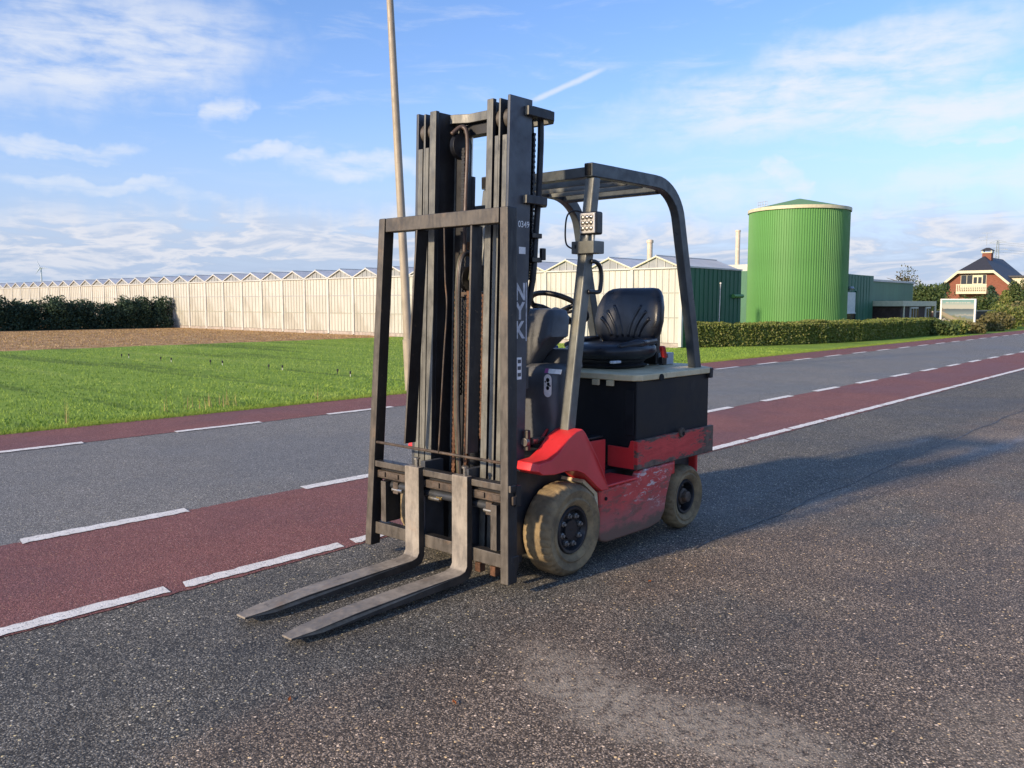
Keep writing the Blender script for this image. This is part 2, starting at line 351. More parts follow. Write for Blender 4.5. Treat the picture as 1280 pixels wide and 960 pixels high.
def red_mats():
    m, n, b = newmat('red_paint'); c = n.coord('Object')
    a = n.noise(c, 4, 5, 0.6)
    col = n.mix(n.ss(a, 0.3, 0.7), (0.60, 0.028, 0.030), (0.74, 0.046, 0.046))
    sc = n.ss(n.noise(n.mapping(c, scale=(1, 1, 2.5)), 16, 7, 0.7), 0.64, 0.72)
    col = n.mix(sc*0.7, col, (0.16, 0.045, 0.035))
    n.put(b.inputs['Base Color'], col)
    n.put(b.inputs['Roughness'], n.ss(a, 0.3, 0.7, 0.32, 0.5))
    n.put(b.inputs['Normal'], n.bump(n.noise(c, 60, 3, 0.6), 0.05, 0.004))
    # faded, scraped flank
    m, n, b = newmat('red_worn'); c = n.coord('Object'); x, y, z = n.sep(c)
    a = n.noise(c, 6, 6, 0.65)
    col = n.mix(n.ss(a, 0.35, 0.68), (0.50, 0.050, 0.044), (0.68, 0.085, 0.074))
    low = n.ss(z + (a-0.5)*0.30, 0.34, 0.17)
    col = n.mix(low*0.65, col, (0.36, 0.15, 0.13))
    scr = n.ss(n.noise(n.mapping(c, scale=(1.4, 1, 4.0), rot=(0, rad(18), 0)), 9, 9, 0.75, 0.8), 0.535, 0.585)
    mask = n.ss(n.noise(n.mapping(c, loc=(2, 0, 1)), 4.5, 3, 0.5), 0.36, 0.50)*n.ss(x, -0.22, -0.05)*n.ss(z, 0.19, 0.26)
    col = n.mix(scr*mask*0.9, col, (0.66, 0.60, 0.56))
    brn = n.ss(n.noise(n.mapping(c, scale=(1, 1, 3.0), loc=(4, 1, 7)), 7, 8, 0.72), 0.50, 0.60)
    col = n.mix(brn*0.75, col, (0.175, 0.092, 0.066))
    edge = n.ss(z + (n.noise(c, 11, 5, 0.7) - 0.5)*0.14, 0.195, 0.145)
    edge2 = n.ss(z + (n.noise(n.mapping(c, loc=(3, 3, 3)), 9, 6, 0.7) - 0.5)*0.13, 0.385, 0.43)*n.ss(x, 0.1, -0.05)
    col = n.mix(N_max(n, edge, edge2)*0.85, col, (0.13, 0.095, 0.065))
    n.put(b.inputs['Base Color'], col); b.inputs['Roughness'].default_value = 0.55
    n.put(b.inputs['Normal'], n.bump(scr*0.5 + brn*0.6 + a*0.3, 0.25, 0.004))
    # battery tray: red left only in the middle, brown bare edges
    m, n, b = newmat('tray_paint'); c = n.coord('Object'); x, y, z = n.sep(c)
    a = n.noise(n.mapping(c, scale=(1.0, 1, 3.5)), 9, 8, 0.72)
    red = n.mix(n.ss(a, 0.35, 0.65), (0.52, 0.034, 0.036), (0.70, 0.062, 0.060))
    brown = n.mix(n.ss(n.noise(c, 24, 5, 0.65), 0.35, 0.65), (0.075, 0.052, 0.040), (0.165, 0.115, 0.085))
    zz = (z - 0.545)/0.080
    xx = N_max(n, (x - 0.33)/0.58, 0.0 - (x - 0.60)/0.75)
    f = n.ss(N_max(n, n.math('ABSOLUTE', zz), xx) + (a - 0.5)*2.6, 0.62, 0.86)
    col = n.mix(f, red, brown)
    n.put(b.inputs['Base Color'], col); n.put(b.inputs['Roughness'], n.ss(f, 0, 1, 0.42, 0.65))
    n.put(b.inputs['Normal'], n.bump(a, 0.25, 0.004))
def N_max(n, a, b): return n.math('MAXIMUM', a, b)
red_mats()
def battery_mat():
    m, n, b = newmat('battery_black'); c = n.coord('Object')
    a = n.noise(c, 5, 6, 0.65)
    sm = n.ss(n.noise(n.mapping(c, scale=(2.2, 1, 0.9)), 4.2, 6, 0.6), 0.60, 0.80)
    col = n.mix(n.ss(a, 0.3, 0.7), (0.007, 0.008, 0.010), (0.014, 0.015, 0.018))
    col = n.mix(sm*0.7, col, (0.075, 0.075, 0.075))
    st = n.ss(n.noise(n.mapping(c, scale=(9, 1, 0.7)), 3.0, 4, 0.6), 0.62, 0.75)
    col = n.mix(st*0.3, col, (0.05, 0.048, 0.045))
    n.put(b.inputs['Base Color'], col); n.put(b.inputs['Roughness'], n.ss(a, 0.3, 0.7, 0.45, 0.65)); b.inputs['Specular IOR Level'].default_value = 0.3
    m, n, b = newmat('cover_tan'); c = n.coord('Object')
    a = n.noise(c, 7, 6, 0.65)
    col = n.mix(n.ss(a, 0.35, 0.7), (0.54, 0.45, 0.26), (0.72, 0.61, 0.38))
    dk = n.ss(n.noise(n.mapping(c, loc=(3, 1, 2)), 11, 6, 0.7), 0.60, 0.72)
    col = n.mix(dk*0.6, col, (0.10, 0.085, 0.06))
    n.put(b.inputs['Base Color'], col); n.put(b.inputs['Roughness'], n.ss(a, 0.3, 0.7, 0.5, 0.75))
battery_mat()
# background materials
def screen_mat():
    m, n, b = newmat('greenhouse_screen'); c = n.coord('Object'); g = n.node('ShaderNodeObjectInfo')
    rnd = X(n, g.outputs['Random'])
    a = n.noise(n.mapping(c, scale=(1, 1.2, 0.6)), 1.3, 5, 0.6)
    col = n.mix(n.ss(a + (rnd-0.5)*0.3, 0.36, 0.66), (0.43, 0.41, 0.335), (0.57, 0.553, 0.48))
    gx, gy, gz = n.sep(c); fr_ = n.math('FRACT', gy/1.868)
    light_through = n.ss(fr_ + (a-0.5)*0.9 - gz*0.42 + (rnd-0.5)*0.8, 0.05, -0.05)  # lighter triangle per bay: light through the screen painted into its colour
    col = n.mix(light_through*0.5, col, (0.64, 0.625, 0.56))
    fold = n.wave(c, 3.3, 1.2, 1.0, 'Y')
    col = n.mix(fold*0.22, col, (0.37, 0.355, 0.29))
    n.put(b.inputs['Base Color'], col); b.inputs['Roughness'].default_value = 0.4
    n.put(b.inputs['Normal'], n.bump(fold + a, 0.25, 0.03))
screen_mat()
simple('greenhouse_frame', (0.56, 0.55, 0.50), 0.45, var=0.1, vscale=2)
simple('greenhouse_rail', (0.44, 0.42, 0.36), 0.45, var=0.1, vscale=2)
def glass_mat(name, col, rough=0.12, mix=0.35):
    m, n, b = newmat(name); c = n.coord('Object')
    a = n.noise(c, 2.0, 4, 0.6)
    n.put(b.inputs['Base Color'], n.mix(n.ss(a, 0.3, 0.7), tuple(v*0.8 for v in col), col))
    b.inputs['Roughness'].default_value = rough; b.inputs['Specular IOR Level'].default_value = 0.8
glass_mat('roof_glass', (0.62, 0.64, 0.65), 0.5)
glass_mat('gable_glass', (0.36, 0.37, 0.36), 0.2)
glass_mat('window_glass', (0.03, 0.035, 0.04), 0.08)
simple('roof_white', (0.55, 0.54, 0.50), 0.5, var=0.1, vscale=1)
simple('plinth', (0.38, 0.33, 0.28), 0.8, var=0.25, vscale=6)
def corr(name, col, freq, along='XY'):
    m, n, b = newmat(name); c = n.coord('Object'); a = n.noise(n.mapping(c, scale=(2.5, 2.5, 0.22)), 1.2, 6, 0.65)*0.6 + n.noise(c, 0.5, 4, 0.6)*0.4
    n.put(b.inputs['Base Color'], n.mix(n.ss(a, 0.3, 0.7), tuple(v*0.85 for v in col), tuple(v*1.1 for v in col)))
    b.inputs['Roughness'].default_value = 0.5; b.inputs['Specular IOR Level'].default_value = 0.3
    if freq: n.put(b.inputs['Normal'], n.bump(n.wave(c, freq, 0, 0, 'X'), 0.5, 0.03))
corr('silo_green', (0.115, 0.285, 0.078), 0)
corr('silo_roof', (0.16, 0.30, 0.10), 0)
corr('wall_green', (0.020, 0.115, 0.055), 0)
corr('hall_green', (0.080, 0.195, 0.120), 0)
simple('rim_cream', (0.62, 0.56, 0.36), 0.5, var=0.1)
simple('chimney_cream', (0.62, 0.52, 0.38), 0.6, var=0.12)
simple('galvanised', (0.42, 0.43, 0.44), 0.45, 0.4, var=0.15)
simple('pole_tan', (0.37, 0.31, 0.23), 0.55, 0.1, var=0.14, vscale=3, bump=0.05)
simple('white_paint', (0.76, 0.74, 0.68), 0.5, var=0.08)
simple('cream_paint', (0.60, 0.55, 0.38), 0.5, var=0.08)
simple('roof_tile', (0.040, 0.040, 0.046), 0.6, var=0.25, vscale=20)
simple('pale_haze_white', (0.50, 0.56, 0.64), 0.6, var=0.02)
simple('pylon_grey', (0.36, 0.41, 0.47), 0.6, var=0.05)
simple('garden_wall', (0.055, 0.030, 0.024), 0.8, var=0.3, vscale=3)
simple('distant_white', (0.62, 0.58, 0.52), 0.6, var=0.15)
def brick_mat():
    m, n, b = newmat('house_brick'); c = n.coord('Object')
    br = n.node('ShaderNodeTexBrick'); cx_, cy_, cz_ = n.sep(c); mp = n.vec(cx_ + cy_, cz_, 0.0)
    n.put(br.inputs['Vector'], mp); br.inputs['Scale'].default_value = 3.0
    br.inputs['Color1'].default_value = (0.25, 0.080, 0.045, 1); br.inputs['Color2'].default_value = (0.20, 0.060, 0.035, 1)
    br.inputs['Mortar'].default_value = (0.22, 0.13, 0.09, 1); br.inputs['Mortar Size'].default_value = 0.012
    n.put(b.inputs['Base Color'], X(n, br.outputs[0])); b.inputs['Roughness'].default_value = 0.85
brick_mat()
def billboard_mat():
    m, n, b = newmat('billboard_print'); c = n.coord('Object'); x, y, z = n.sep(c)
    # y runs 0..1 right to left, z 0..1 upward (object scaled)
    wob = n.noise(n.mapping(c, scale=(1, 3, 3)), 3, 4, 0.6)
    u = 1.0 - y
    skyc = n.mix(n.ss(z, 0.75, 1.0), (0.66, 0.70, 0.66), (0.14, 0.50, 0.56))
    col = skyc
    sea = n.ss(z + (wob-0.5)*0.04, 0.665, 0.655)
    col = n.mix(sea, col, n.mix(n.ss(z, 0.45, 0.66), (0.20, 0.31, 0.38), (0.05, 0.11, 0.17)))
    surf = n.ss(n.math('ABSOLUTE', z - 0.42 + (wob-0.5)*0.15), 0.05, 0.01)*n.ss(u, 0.35, 0.5)
    col = n.mix(surf*0.7, col, (0.55, 0.55, 0.52))
    sand = n.ss(z + u*0.25 + (wob-0.5)*0.25, 0.52, 0.46)
    col = n.mix(sand, col, n.mix(n.ss(wob, 0.4, 0.6), (0.20, 0.25, 0.09), (0.30, 0.27, 0.16)))
    path = n.ss(n.math('ABSOLUTE', z + u*0.62 - 0.50), 0.09, 0.05)*n.ss(u, 0.75, 0.6)
    col = n.mix(path, col, (0.45, 0.38, 0.28))
    dark = n.ss(z + u*0.62, 0.40, 0.36)
    col = n.mix(dark, col, n.mix(n.ss(n.noise(c, 14, 2, 0.5), 0.5, 0.54), (0.06, 0.06, 0.065), (0.5, 0.5, 0.48)))
    hill = n.ss(z + u*1.1, 0.72, 0.70)*n.ss(z, 0.55, 0.60)
    col = n.mix(hill*0.8, col, (0.22, 0.17, 0.13))
    txt = n.ss(n.math('ABSOLUTE', z - 0.90), 0.03, 0.02)*n.ss(n.noise(n.mapping(c, scale=(1, 22, 2)), 1.2, 2, 0.5), 0.42, 0.5)*n.ss(u, 0.10, 0.13)*n.ss(u, 0.90, 0.87)
    col = n.mix(txt*0.85, col, (0.75, 0.76, 0.72))
    n.put(b.inputs['Base Color'], n.mix(1.0, col, (0.50, 0.48, 0.44), 'MULTIPLY')); b.inputs['Roughness'].default_value = 0.4
billboard_mat()

# ------------------------------------------------------------------ mesh helpers
def tagp(o, label=None, cat=None, group=None, kind=None):
    if label: o['label'] = label
    if cat: o['category'] = cat
    if group: o['group'] = group
    if kind: o['kind'] = kind
    return o
def empty(name, loc, label, cat, group=None):
    o = bpy.data.objects.new(name, None); COL.objects.link(o); o.location = loc; o.empty_display_size = 0.1
    return tagp(o, label, cat, group)
class MB:
    """collects geometry in world coordinates"""
    def __init__(s): s.v = []; s.f = []
    def add(s, vs, fs):
        k = len(s.v); s.v += [tuple(p) for p in vs]; s.f += [tuple(i+k for i in f) for f in fs]; return s
    def box(s, x0, x1, y0, y1, z0, z1):
        return s.add([(x0,y0,z0),(x1,y0,z0),(x1,y1,z0),(x0,y1,z0),(x0,y0,z1),(x1,y0,z1),(x1,y1,z1),(x0,y1,z1)],
                     [(0,3,2,1),(4,5,6,7),(0,1,5,4),(1,2,6,5),(2,3,7,6),(3,0,4,7)])
    def prism(s, poly, axis, a, b):
        """poly 2D in the plane perpendicular to axis; extruded a..b"""
        def P(p, t):
            return {'x': (t, p[0], p[1]), 'y': (p[0], t, p[1]), 'z': (p[0], p[1], t)}[axis]
        n = len(poly); vs = [P(p, a) for p in poly] + [P(p, b) for p in poly]
        fs = [tuple(range(n))[::-1], tuple(range(n, 2*n))] + [(i, (i+1) % n, n+(i+1) % n, n+i) for i in range(n)]
        return s.add(vs, fs)
    def loft(s, rings, caps=True):
        n = len(rings[0]); vs = [p for r in rings for p in r]; fs = []
        for k in range(len(rings)-1):
            for i in range(n):
                j = (i+1) % n; fs.append((k*n+i, k*n+j, (k+1)*n+j, (k+1)*n+i))
        if caps: fs += [tuple(range(n))[::-1], tuple(range((len(rings)-1)*n, len(rings)*n))]
        return s.add(vs, fs)
    def tube(s, pts, r, n=10, closed=False, rs=None):
        pts = [Vector(p) for p in pts]; rings = []; prev = None
        for i, p in enumerate(pts):
            a = pts[i-1] if (i > 0 or closed) else p
            b = pts[(i+1) % len(pts)] if (i < len(pts)-1 or closed) else p
            t = (b-a).normalized()
            if prev is None:
                up = Vector((0, 0, 1)) if abs(t.z) < 0.9 else Vector((1, 0, 0)); u = t.cross(up).normalized()
            else:
                u = (prev - t*prev.dot(t)).normalized()
            prev = u; v = t.cross(u); rr = rs[i] if rs else r
            rings.append([p + u*(rr*math.cos(2*math.pi*k/n)) + v*(rr*math.sin(2*math.pi*k/n)) for k in range(n)])
        if closed: rings.append(rings[0])
        return s.loft(rings, caps=not closed)
    def lathe(s, prof, axis, c, n=40, caps=True):
        """prof: list of (radius, along-axis)"""
        rings = []
        for r, t in prof:
            ring = []
            for k in range(n):
                a = 2*math.pi*k/n; p, q = r*math.cos(a), r*math.sin(a)
                ring.append({'x': (c[0]+t, c[1]+p, c[2]+q), 'y': (c[0]+q, c[1]+t, c[2]+p), 'z': (c[0]+p, c[1]+q, c[2]+t)}[axis])
            rings.append(ring)
        return s.loft(rings, caps)
    def beam(s, pts, wy, th, yc):
        """rectangular tube following pts (x,z) in a plane y = yc; th = thickness in that plane"""
        rings = []
        for i, p in enumerate(pts):
            a = pts[max(0, i-1)]; b = pts[min(len(pts)-1, i+1)]
            t = Vector((b[0]-a[0], b[1]-a[1])).normalized(); nn = Vector((-t.y, t.x))
            q0 = Vector(p)+nn*th/2; q1 = Vector(p)-nn*th/2
            rings.append([(q0.x, yc-wy/2, q0.y), (q0.x, yc+wy/2, q0.y), (q1.x, yc+wy/2, q1.y), (q1.x, yc-wy/2, q1.y)])
        return s.loft(rings)
    def map(s, fn): s.v = [tuple(fn(*p)) for p in s.v]; return s
    def build(s, name, mat, parent=None, bevel=0.0, smooth=False, seg=2, kind=None, root=None, angle=35):
        """vertices are world coordinates; stored relative to the root thing's base"""
        off = Vector((0, 0, 0))
        r = parent
        while r is not None and r.parent is not None: r = r.parent
        if r is not None: off = r.location
        me = bpy.data.meshes.new(name)
        me.from_pydata([(p[0]-off.x, p[1]-off.y, p[2]-off.z) for p in s.v], [], s.f)
        bm = bmesh.new(); bm.from_mesh(me); bmesh.ops.recalc_face_normals(bm, faces=bm.faces)
        bm.to_mesh(me); bm.free()
        if smooth:
            me.polygons.foreach_set('use_smooth', [True]*len(me.polygons))
        me.materials.append(MATS[mat])
        o = bpy.data.objects.new(name, me); COL.objects.link(o); o.parent = parent
        if bevel:
            md = o.modifiers.new('bevel', 'BEVEL'); md.width = bevel; md.segments = seg; md.limit_method = 'ANGLE'; md.angle_limit = rad(angle)
            if smooth is False: 
                me.polygons.foreach_set('use_smooth', [True]*len(me.polygons)); md.harden_normals = True
        elif smooth == 'auto':
            me.set_sharp_from_angle(angle=rad(angle))
        if kind: o['kind'] = kind
        return o
def smooth_auto(o, ang=40): o.data.set_sharp_from_angle(angle=rad(ang)); return o
def np_mesh(name, verts, faces, mat, parent=None, kind=None):
    """verts (N,3) world coordinates, faces (M,k)"""
    off = np.array(parent.location) if parent is not None else np.zeros(3)
    me = bpy.data.meshes.new(name); k = faces.shape[1]
    me.vertices.add(len(verts)); me.vertices.foreach_set('co', (verts-off).astype(np.float32).ravel())
    me.loops.add(faces.size); me.loops.foreach_set('vertex_index', faces.astype(np.int32).ravel())
    me.polygons.add(len(faces)); me.polygons.foreach_set('loop_start', np.arange(0, faces.size, k, dtype=np.int32))
    me.update(calc_edges=True); me.validate()
    me.materials.append(MATS[mat]); o = bpy.data.objects.new(name, me); COL.objects.link(o); o.parent = parent
    if kind: o['kind'] = kind
    return o
def leaf_cloud(name, centers, size, mat, parent, aspect=0.6, up=0.0, kind=None):
    n = len(centers); a = RNG.normal(size=(n, 3)); a[:, 2] += up; a /= np.linalg.norm(a, axis=1)[:, None]
    b = RNG.normal(size=(n, 3)); b -= a*np.sum(a*b, axis=1)[:, None]; b /= np.linalg.norm(b, axis=1)[:, None]
    sz = size*(0.6+0.8*RNG.random(n))[:, None]
    v = np.stack([centers-a*sz*0.5, centers+b*sz*aspect*0.5, centers+a*sz*0.5, centers-b*sz*aspect*0.5], axis=1).reshape(-1, 3)
    f = np.arange(4*n).reshape(n, 4)
    return np_mesh(name, v, f, mat, parent, kind)

# ================================================================== SETTING
def lane(name, x0, x1, y0, y1, z, mat, jit=0.010):
    xs = list(np.arange(-4, 14, 0.035)) + list(np.arange(14, 40, 0.12)); xs = [x0] + xs + [x1]
    m = MB(); vs = []
    for x_ in xs: vs += [(x_, y0 + random.gauss(0, jit*.5) + jit*math.sin(x_*2.1), z), (x_, y1 + random.gauss(0, jit*.5) + jit*math.sin(x_*1.7+1), z)]
    m.add(vs, [(2*i, 2*i+2, 2*i+3, 2*i+1) for i in range(len(xs)-1)])
    return m.build(name, mat, kind='structure')
def sheet(name, x0, x1, y0, y1, z, mat, nx=1):
    m = MB(); xs = np.linspace(x0, x1, nx+1)
    m.add([(x, y, z) for x in xs for y in (y0, y1)], [(2*i, 2*i+2, 2*i+3, 2*i+1) for i in range(nx)])
    return m.build(name, mat, kind='structure')
sheet('ground', -3000, 4000, -3000, 4000, -0.03, 'field_ground')
apron = sheet('parking_apron', -60, 160, -60, 3.90, 0.0, 'apron_asphalt')
lane('cycle_lane', -60, 400, 3.828, 5.33, 0.003, 'red_asphalt')
road = sheet('road', -60, 400, 5.20, 8.80, 0.0, 'road_asphalt')
lane('cycle_lane', -60, 400, 8.71, 9.88, 0.003, 'red_asphalt')
def dash(x0, x1, y0, y1, name='lane_dash'):
    n = max(2, int((x1-x0)/(0.035 if x0 < 12 else 0.15))); top = []; bot = []
    for i in range(n+1):
        x = x0 + (x1-x0)*i/n
        bot.append((x + random.uniform(-.006, .006), y0 + random.gauss(0, .0045), 0.007)); top.append((x+0.02 + random.uniform(-.006, .006), y1 + random.gauss(0, .0045), 0.007))
    m = MB(); m.add(bot+top, [(i, i+1, n+2+i, n+1+i) for i in range(n)])
    return m.build(name, 'road_paint', road)
for k in range(-3, 34):
    s = 3.62 + (1.93*k if k <= 4 else 1.93*4 + 1.85*(k-4))
    dash(s, s + (0.97 if k != -1 else 1.02), 5.27, 5.385)
for k in range(-3, 34):
    s = 4.33 + 1.985*k
    dash(s, s + 1.04, 8.655, 8.765)
x = -2.2
while x < 60:
    L = 1.0 if x < 12 else 2.5
    dash(x + 0.03, x + L - 0.025 if x < 4 else x + L - 0.012, 3.85, 3.945, 'edge_line'); x += L + (0.03 if x < 3.5 else 0.0)
# paving joint across the apron
m = MB(); vs = []; fs = []
pts = [(4.2 + 0.16*i, 2.35 + 0.018*math.sin(i*0.7) + random.uniform(-.008, .008)) for i in range(100)]
for (px, py) in pts:
    wv = random.uniform(0.003, 0.008); vs += [(px, py-wv, 0.003), (px, py+wv, 0.003)]
m.add(vs, [(2*i, 2*i+2, 2*i+3, 2*i+1) for i in range(len(pts)-1)])
m.build('paving_joint', 'tar_joint', apron)
# a second short crack
m = MB(); vs = []
pts = [(7.0 + 0.09*i, 0.9 + 0.06*i + random.uniform(-.02, .02)) for i in range(12)]
for (px, py) in pts: vs += [(px, py-.004, .003), (px, py+.004, .003)]
m.add(vs, [(2*i, 2*i+2, 2*i+3, 2*i+1) for i in range(len(pts)-1)]); m.build('paving_crack', 'tar_joint', apron)

# grass
def blades(n, xf, yf, hmin, hmax, wid, name, mat, kind='stuff', lean=0.5):
    x = xf(n); y = yf(n); h = hmin + (hmax-hmin)*RNG.random(n)**1.6; a = RNG.random(n)*2*np.pi
    dx = np.cos(a)*wid; dy = np.sin(a)*wid; lx = RNG.normal(size=n)*h*lean; ly = RNG.normal(size=n)*h*lean
    z0 = np.full(n, -0.03)
    v = np.stack([np.stack([x-dx, y-dy, z0], 1), np.stack([x+dx, y+dy, z0], 1), np.stack([x+lx, y+ly, z0+h], 1)], 1).reshape(-1, 3)
    return np_mesh(name, v, np.arange(3*n).reshape(n, 3), mat, None, kind)
def wedge_x(n):
    return 1.5 + 40*RNG.random(n)
def edge_y(n): return 9.84 + np.abs(RNG.normal(size=n))*0.16
o = blades(60000, wedge_x, edge_y, 0.035, 0.085, 0.005, 'verge_grass', 'verge_blade'); tagp(o, 'strip of longer grass along the red cycle lane edge', 'grass')
def field_xy(n):
    d = 10 + 18*RNG.random(n)**1.25
    return d
fy = 9.9 + 17.5*RNG.random(70000)**3.0
fx = np.where(True, fy*0.30 + (26 - fy*0.30)*RNG.random(len(fy)), 0)
o = blades(len(fy), lambda n: fx, lambda n: fy, 0.032, 0.045, 0.006, 'field_grass', 'grass_blade'); tagp(o, 'short bright green grass of the field before the greenhouse', 'grass')
by = 28 + 18*RNG.random(7000); bx = by*0.30 + (23.9-by*0.30)*RNG.random(len(by))
o = blades(len(by), lambda n: bx, lambda n: by, 0.03, 0.05, 0.02, 'stubble', 'dry_grass'); tagp(o, 'dry brown stubble between green field and greenhouse', 'stubble')
# tall dry stalks on the verge
for i, (px, py, n, sp) in enumerate([(5.9, 10.7, 26, .22), (5.25, 10.6, 4, .08), (7.3, 10.3, 3, .05), (3.9, 10.4, 3, .06)]):
    xs = px + RNG.normal(size=n)*sp; ys = py + RNG.normal(size=n)*sp*0.5
    o = blades(n, lambda k: xs, lambda k: ys, 0.18, 0.36 if i else 0.26, 0.005, 'dry_stalks', 'dry_grass', 'stuff', 0.08)
    tagp(o, ['clump of dry straw coloured stalks on the grass verge', 'few thin dry stalks left of the straw clump on the verge', 'single tall dry stalk on the verge beside the cycle lane', 'thin dry stalk at the far left of the verge'][i], 'dry stalks')
# marker stakes in the field (two converging rows)
def gpt(u, v):
    d = cright*(u-640) + cdown*(v-480) + cfwd*1062; t = -CAM_H/d.z; return d*t
for i, (u, v) in enumerate([(152, 446), (161, 446), (201, 450), (214, 451), (263, 454), (278, 455), (336, 460), (353, 461), (422, 466), (438, 469)]):
    p = gpt(u, v); far = i % 2
    e = empty('field_stake', (p.x, p.y, -0.03), '', 'stake', 'small stakes in the green field')
    e['label'] = ['leftmost', 'second', 'third', 'fourth', 'fifth', 'sixth', 'seventh', 'eighth', 'ninth', 'rightmost'][i] + ' of the small dark-topped stakes in the green field, counted from left'
    MB().lathe([(0.007, 0), (0.007, 0.06)], 'z', (p.x, p.y, -0.03), 8).build('post', 'white_paint' if far else 'dark_paint', e)
    MB().lathe([(0.016, 0.055), (0.02, 0.065), (0.018, 0.105), (0.006, 0.11)], 'z', (p.x, p.y, -0.03), 8).build('cap', 'black_plastic', e)
# a few fallen leaves on the apron
for i, (u, v) in enumerate([(812, 728), (362, 876), (568, 880)]):
    p = gpt(u, v); a = random.uniform(0, 6.28); s_ = random.uniform(.007, .011)
    m = MB(); c_, n_ = math.cos(a), math.sin(a)
    loc = [(-1.2, 0, .004), (-.4, .6, .010), (.6, .5, .006), (1.3, 0, .012), (.5, -.6, .004), (-.5, -.5, .009)]
    m.add([(p.x + (q[0]*c_-q[1]*n_)*s_, p.y + (q[0]*n_+q[1]*c_)*s_, q[2]) for q in loc], [(0, 1, 2, 3), (0, 3, 4, 5)])
    o = m.build('fallen_leaf', 'litter_leaf')
    tagp(o, ['small orange fallen leaf on the asphalt beside the front wheel', 'tiny orange leaf on the asphalt below the fork tips', 'tiny leaf on the foreground asphalt at the picture bottom left of centre', 'small leaf far right on the asphalt near the white edge line',
         'small leaf on the asphalt in the forklift shadow by the rear wheel', 'tiny leaf lying on the brownish asphalt right of the forklift', 'tiny leaf at the bottom edge beside the pale dust'][i], 'leaf', 'fallen leaves on the asphalt')

# ================================================================== BACKGROUND
# ---- greenhouse
GX, BAY, GY0 = 24.0, 1.868, 14.13
NB = 44
def eave(k): return 2.63 - 0.10*min(1, k/9)
gh = empty('greenhouse', (GX, GY0, 0), 'long white glass greenhouse with a row of gables behind the field', 'greenhouse')
for k in range(NB):
    y0, y1 = GY0 + k*BAY, GY0 + (k+1)*BAY; ze = 2.56; zr = 2.93; ym = (y0+y1)/2
    MB().box(GX-0.05, GX+0.05, y0-0.055, y0+0.055, 0.0, ze).build('post', 'greenhouse_frame', gh)
    for (za, zb) in ((0.12, 0.92), (0.955, 1.72), (1.755, ze-0.06)):
        MB().box(GX+0.0, GX+0.02, y0+0.06, y1-0.06, za, zb).build('pane', 'greenhouse_screen', gh)
    m = MB(); nm = 8 if k < 12 else 6
    for j in range(1, nm):
        yy = y0 + BAY*j/nm; m.box(GX-0.018, GX-0.002, yy-0.008, yy+0.008, 0.12, ze-0.05)
    m.build('glazing_bars', 'greenhouse_rail', gh, kind='stuff')
    m = MB()
    for zz in (0.937, 1.737): m.box(GX-0.02, GX+0.0, y0+0.06, y1-0.06, zz-0.012, zz+0.012)
    m.build('rail', 'greenhouse_rail', gh, kind='stuff')
    MB().box(GX-0.06, GX+0.06, y0+0.056, y1-0.056, ze-0.05, ze).build('gutter_beam', 'greenhouse_frame', gh)
    MB().box(GX-0.03, GX+0.03, y0+0.058, y1-0.058, -0.03, 0.11).build('plinth', 'plinth', gh)
    MB().prism([(y0+0.05, ze+0.005), (y1-0.05, ze+0.005), (ym, zr-0.03)], 'x', GX+0.01, GX+0.02).build('gable_pane', 'gable_glass', gh)
    m = MB()
    for (ya, yb) in ((y0, ym), (ym, y1)):
        za, zb = (ze, zr) if ya == y0 else (zr, ze)
        m.prism([(ya, za), (yb, zb), (yb, zb-0.036), (ya, za-0.036)] if True else [], 'x', GX-0.07, GX-0.01)
    m.build('gable_rafter', 'greenhouse_frame' if k > 3 else 'cream_paint', gh)
    m = MB()
    for j in range(1, 6):
        yy = y0 + BAY*j/6; hh = ze + (zr-ze)*(1-abs(yy-ym)/(BAY/2)); m.box(GX-0.018, GX-0.002, yy-0.01, yy+0.01, ze+0.005, hh-0.05)
    m.build('gable_bars', 'greenhouse_frame', gh, kind='stuff')
    xe = 28.0 if k < 8 else 60.0
    for sgn in (0, 1):
        ya, yb = (y0, ym) if sgn == 0 else (ym, y1); za, zb = (ze, zr) if sgn == 0 else (zr, ze)
        MB().prism([(ya, za), (yb, zb), (yb, zb+0.02), (ya, za+0.02)], 'x', GX-0.06, xe).build('roof_slope', 'roof_white' if (k == 0 and sgn == 0) else 'roof_glass', gh)
    MB().box(GX-0.06, xe, ym-0.02, ym+0.02, zr+0.015, zr+0.04).build('ridge', 'greenhouse_frame', gh)
# green end wall with vertical sheet ribs
m = MB().box(GX+0.06, 28.05, GY0-0.03, GY0+0.03, -0.03, 2.55); m.build('end_wall', 'wall_green', gh)
for i in range(13):
    MB().box(GX+0.2+i*0.3, GX+0.23+i*0.3, GY0-0.045, GY0-0.03, -0.03, 2.54).build('wall_rib', 'wall_green', gh)
MB().box(GX, 28.05, GY0-0.07, GY0+0.05, 2.55, 2.60).build('eave_gutter', 'greenhouse_frame', gh)
MB().tube([(27.35, GY0-0.09, 1.66), (28.04, GY0-0.09, 1.66)], 0.07, 10).build('pipe', 'silo_green', gh)
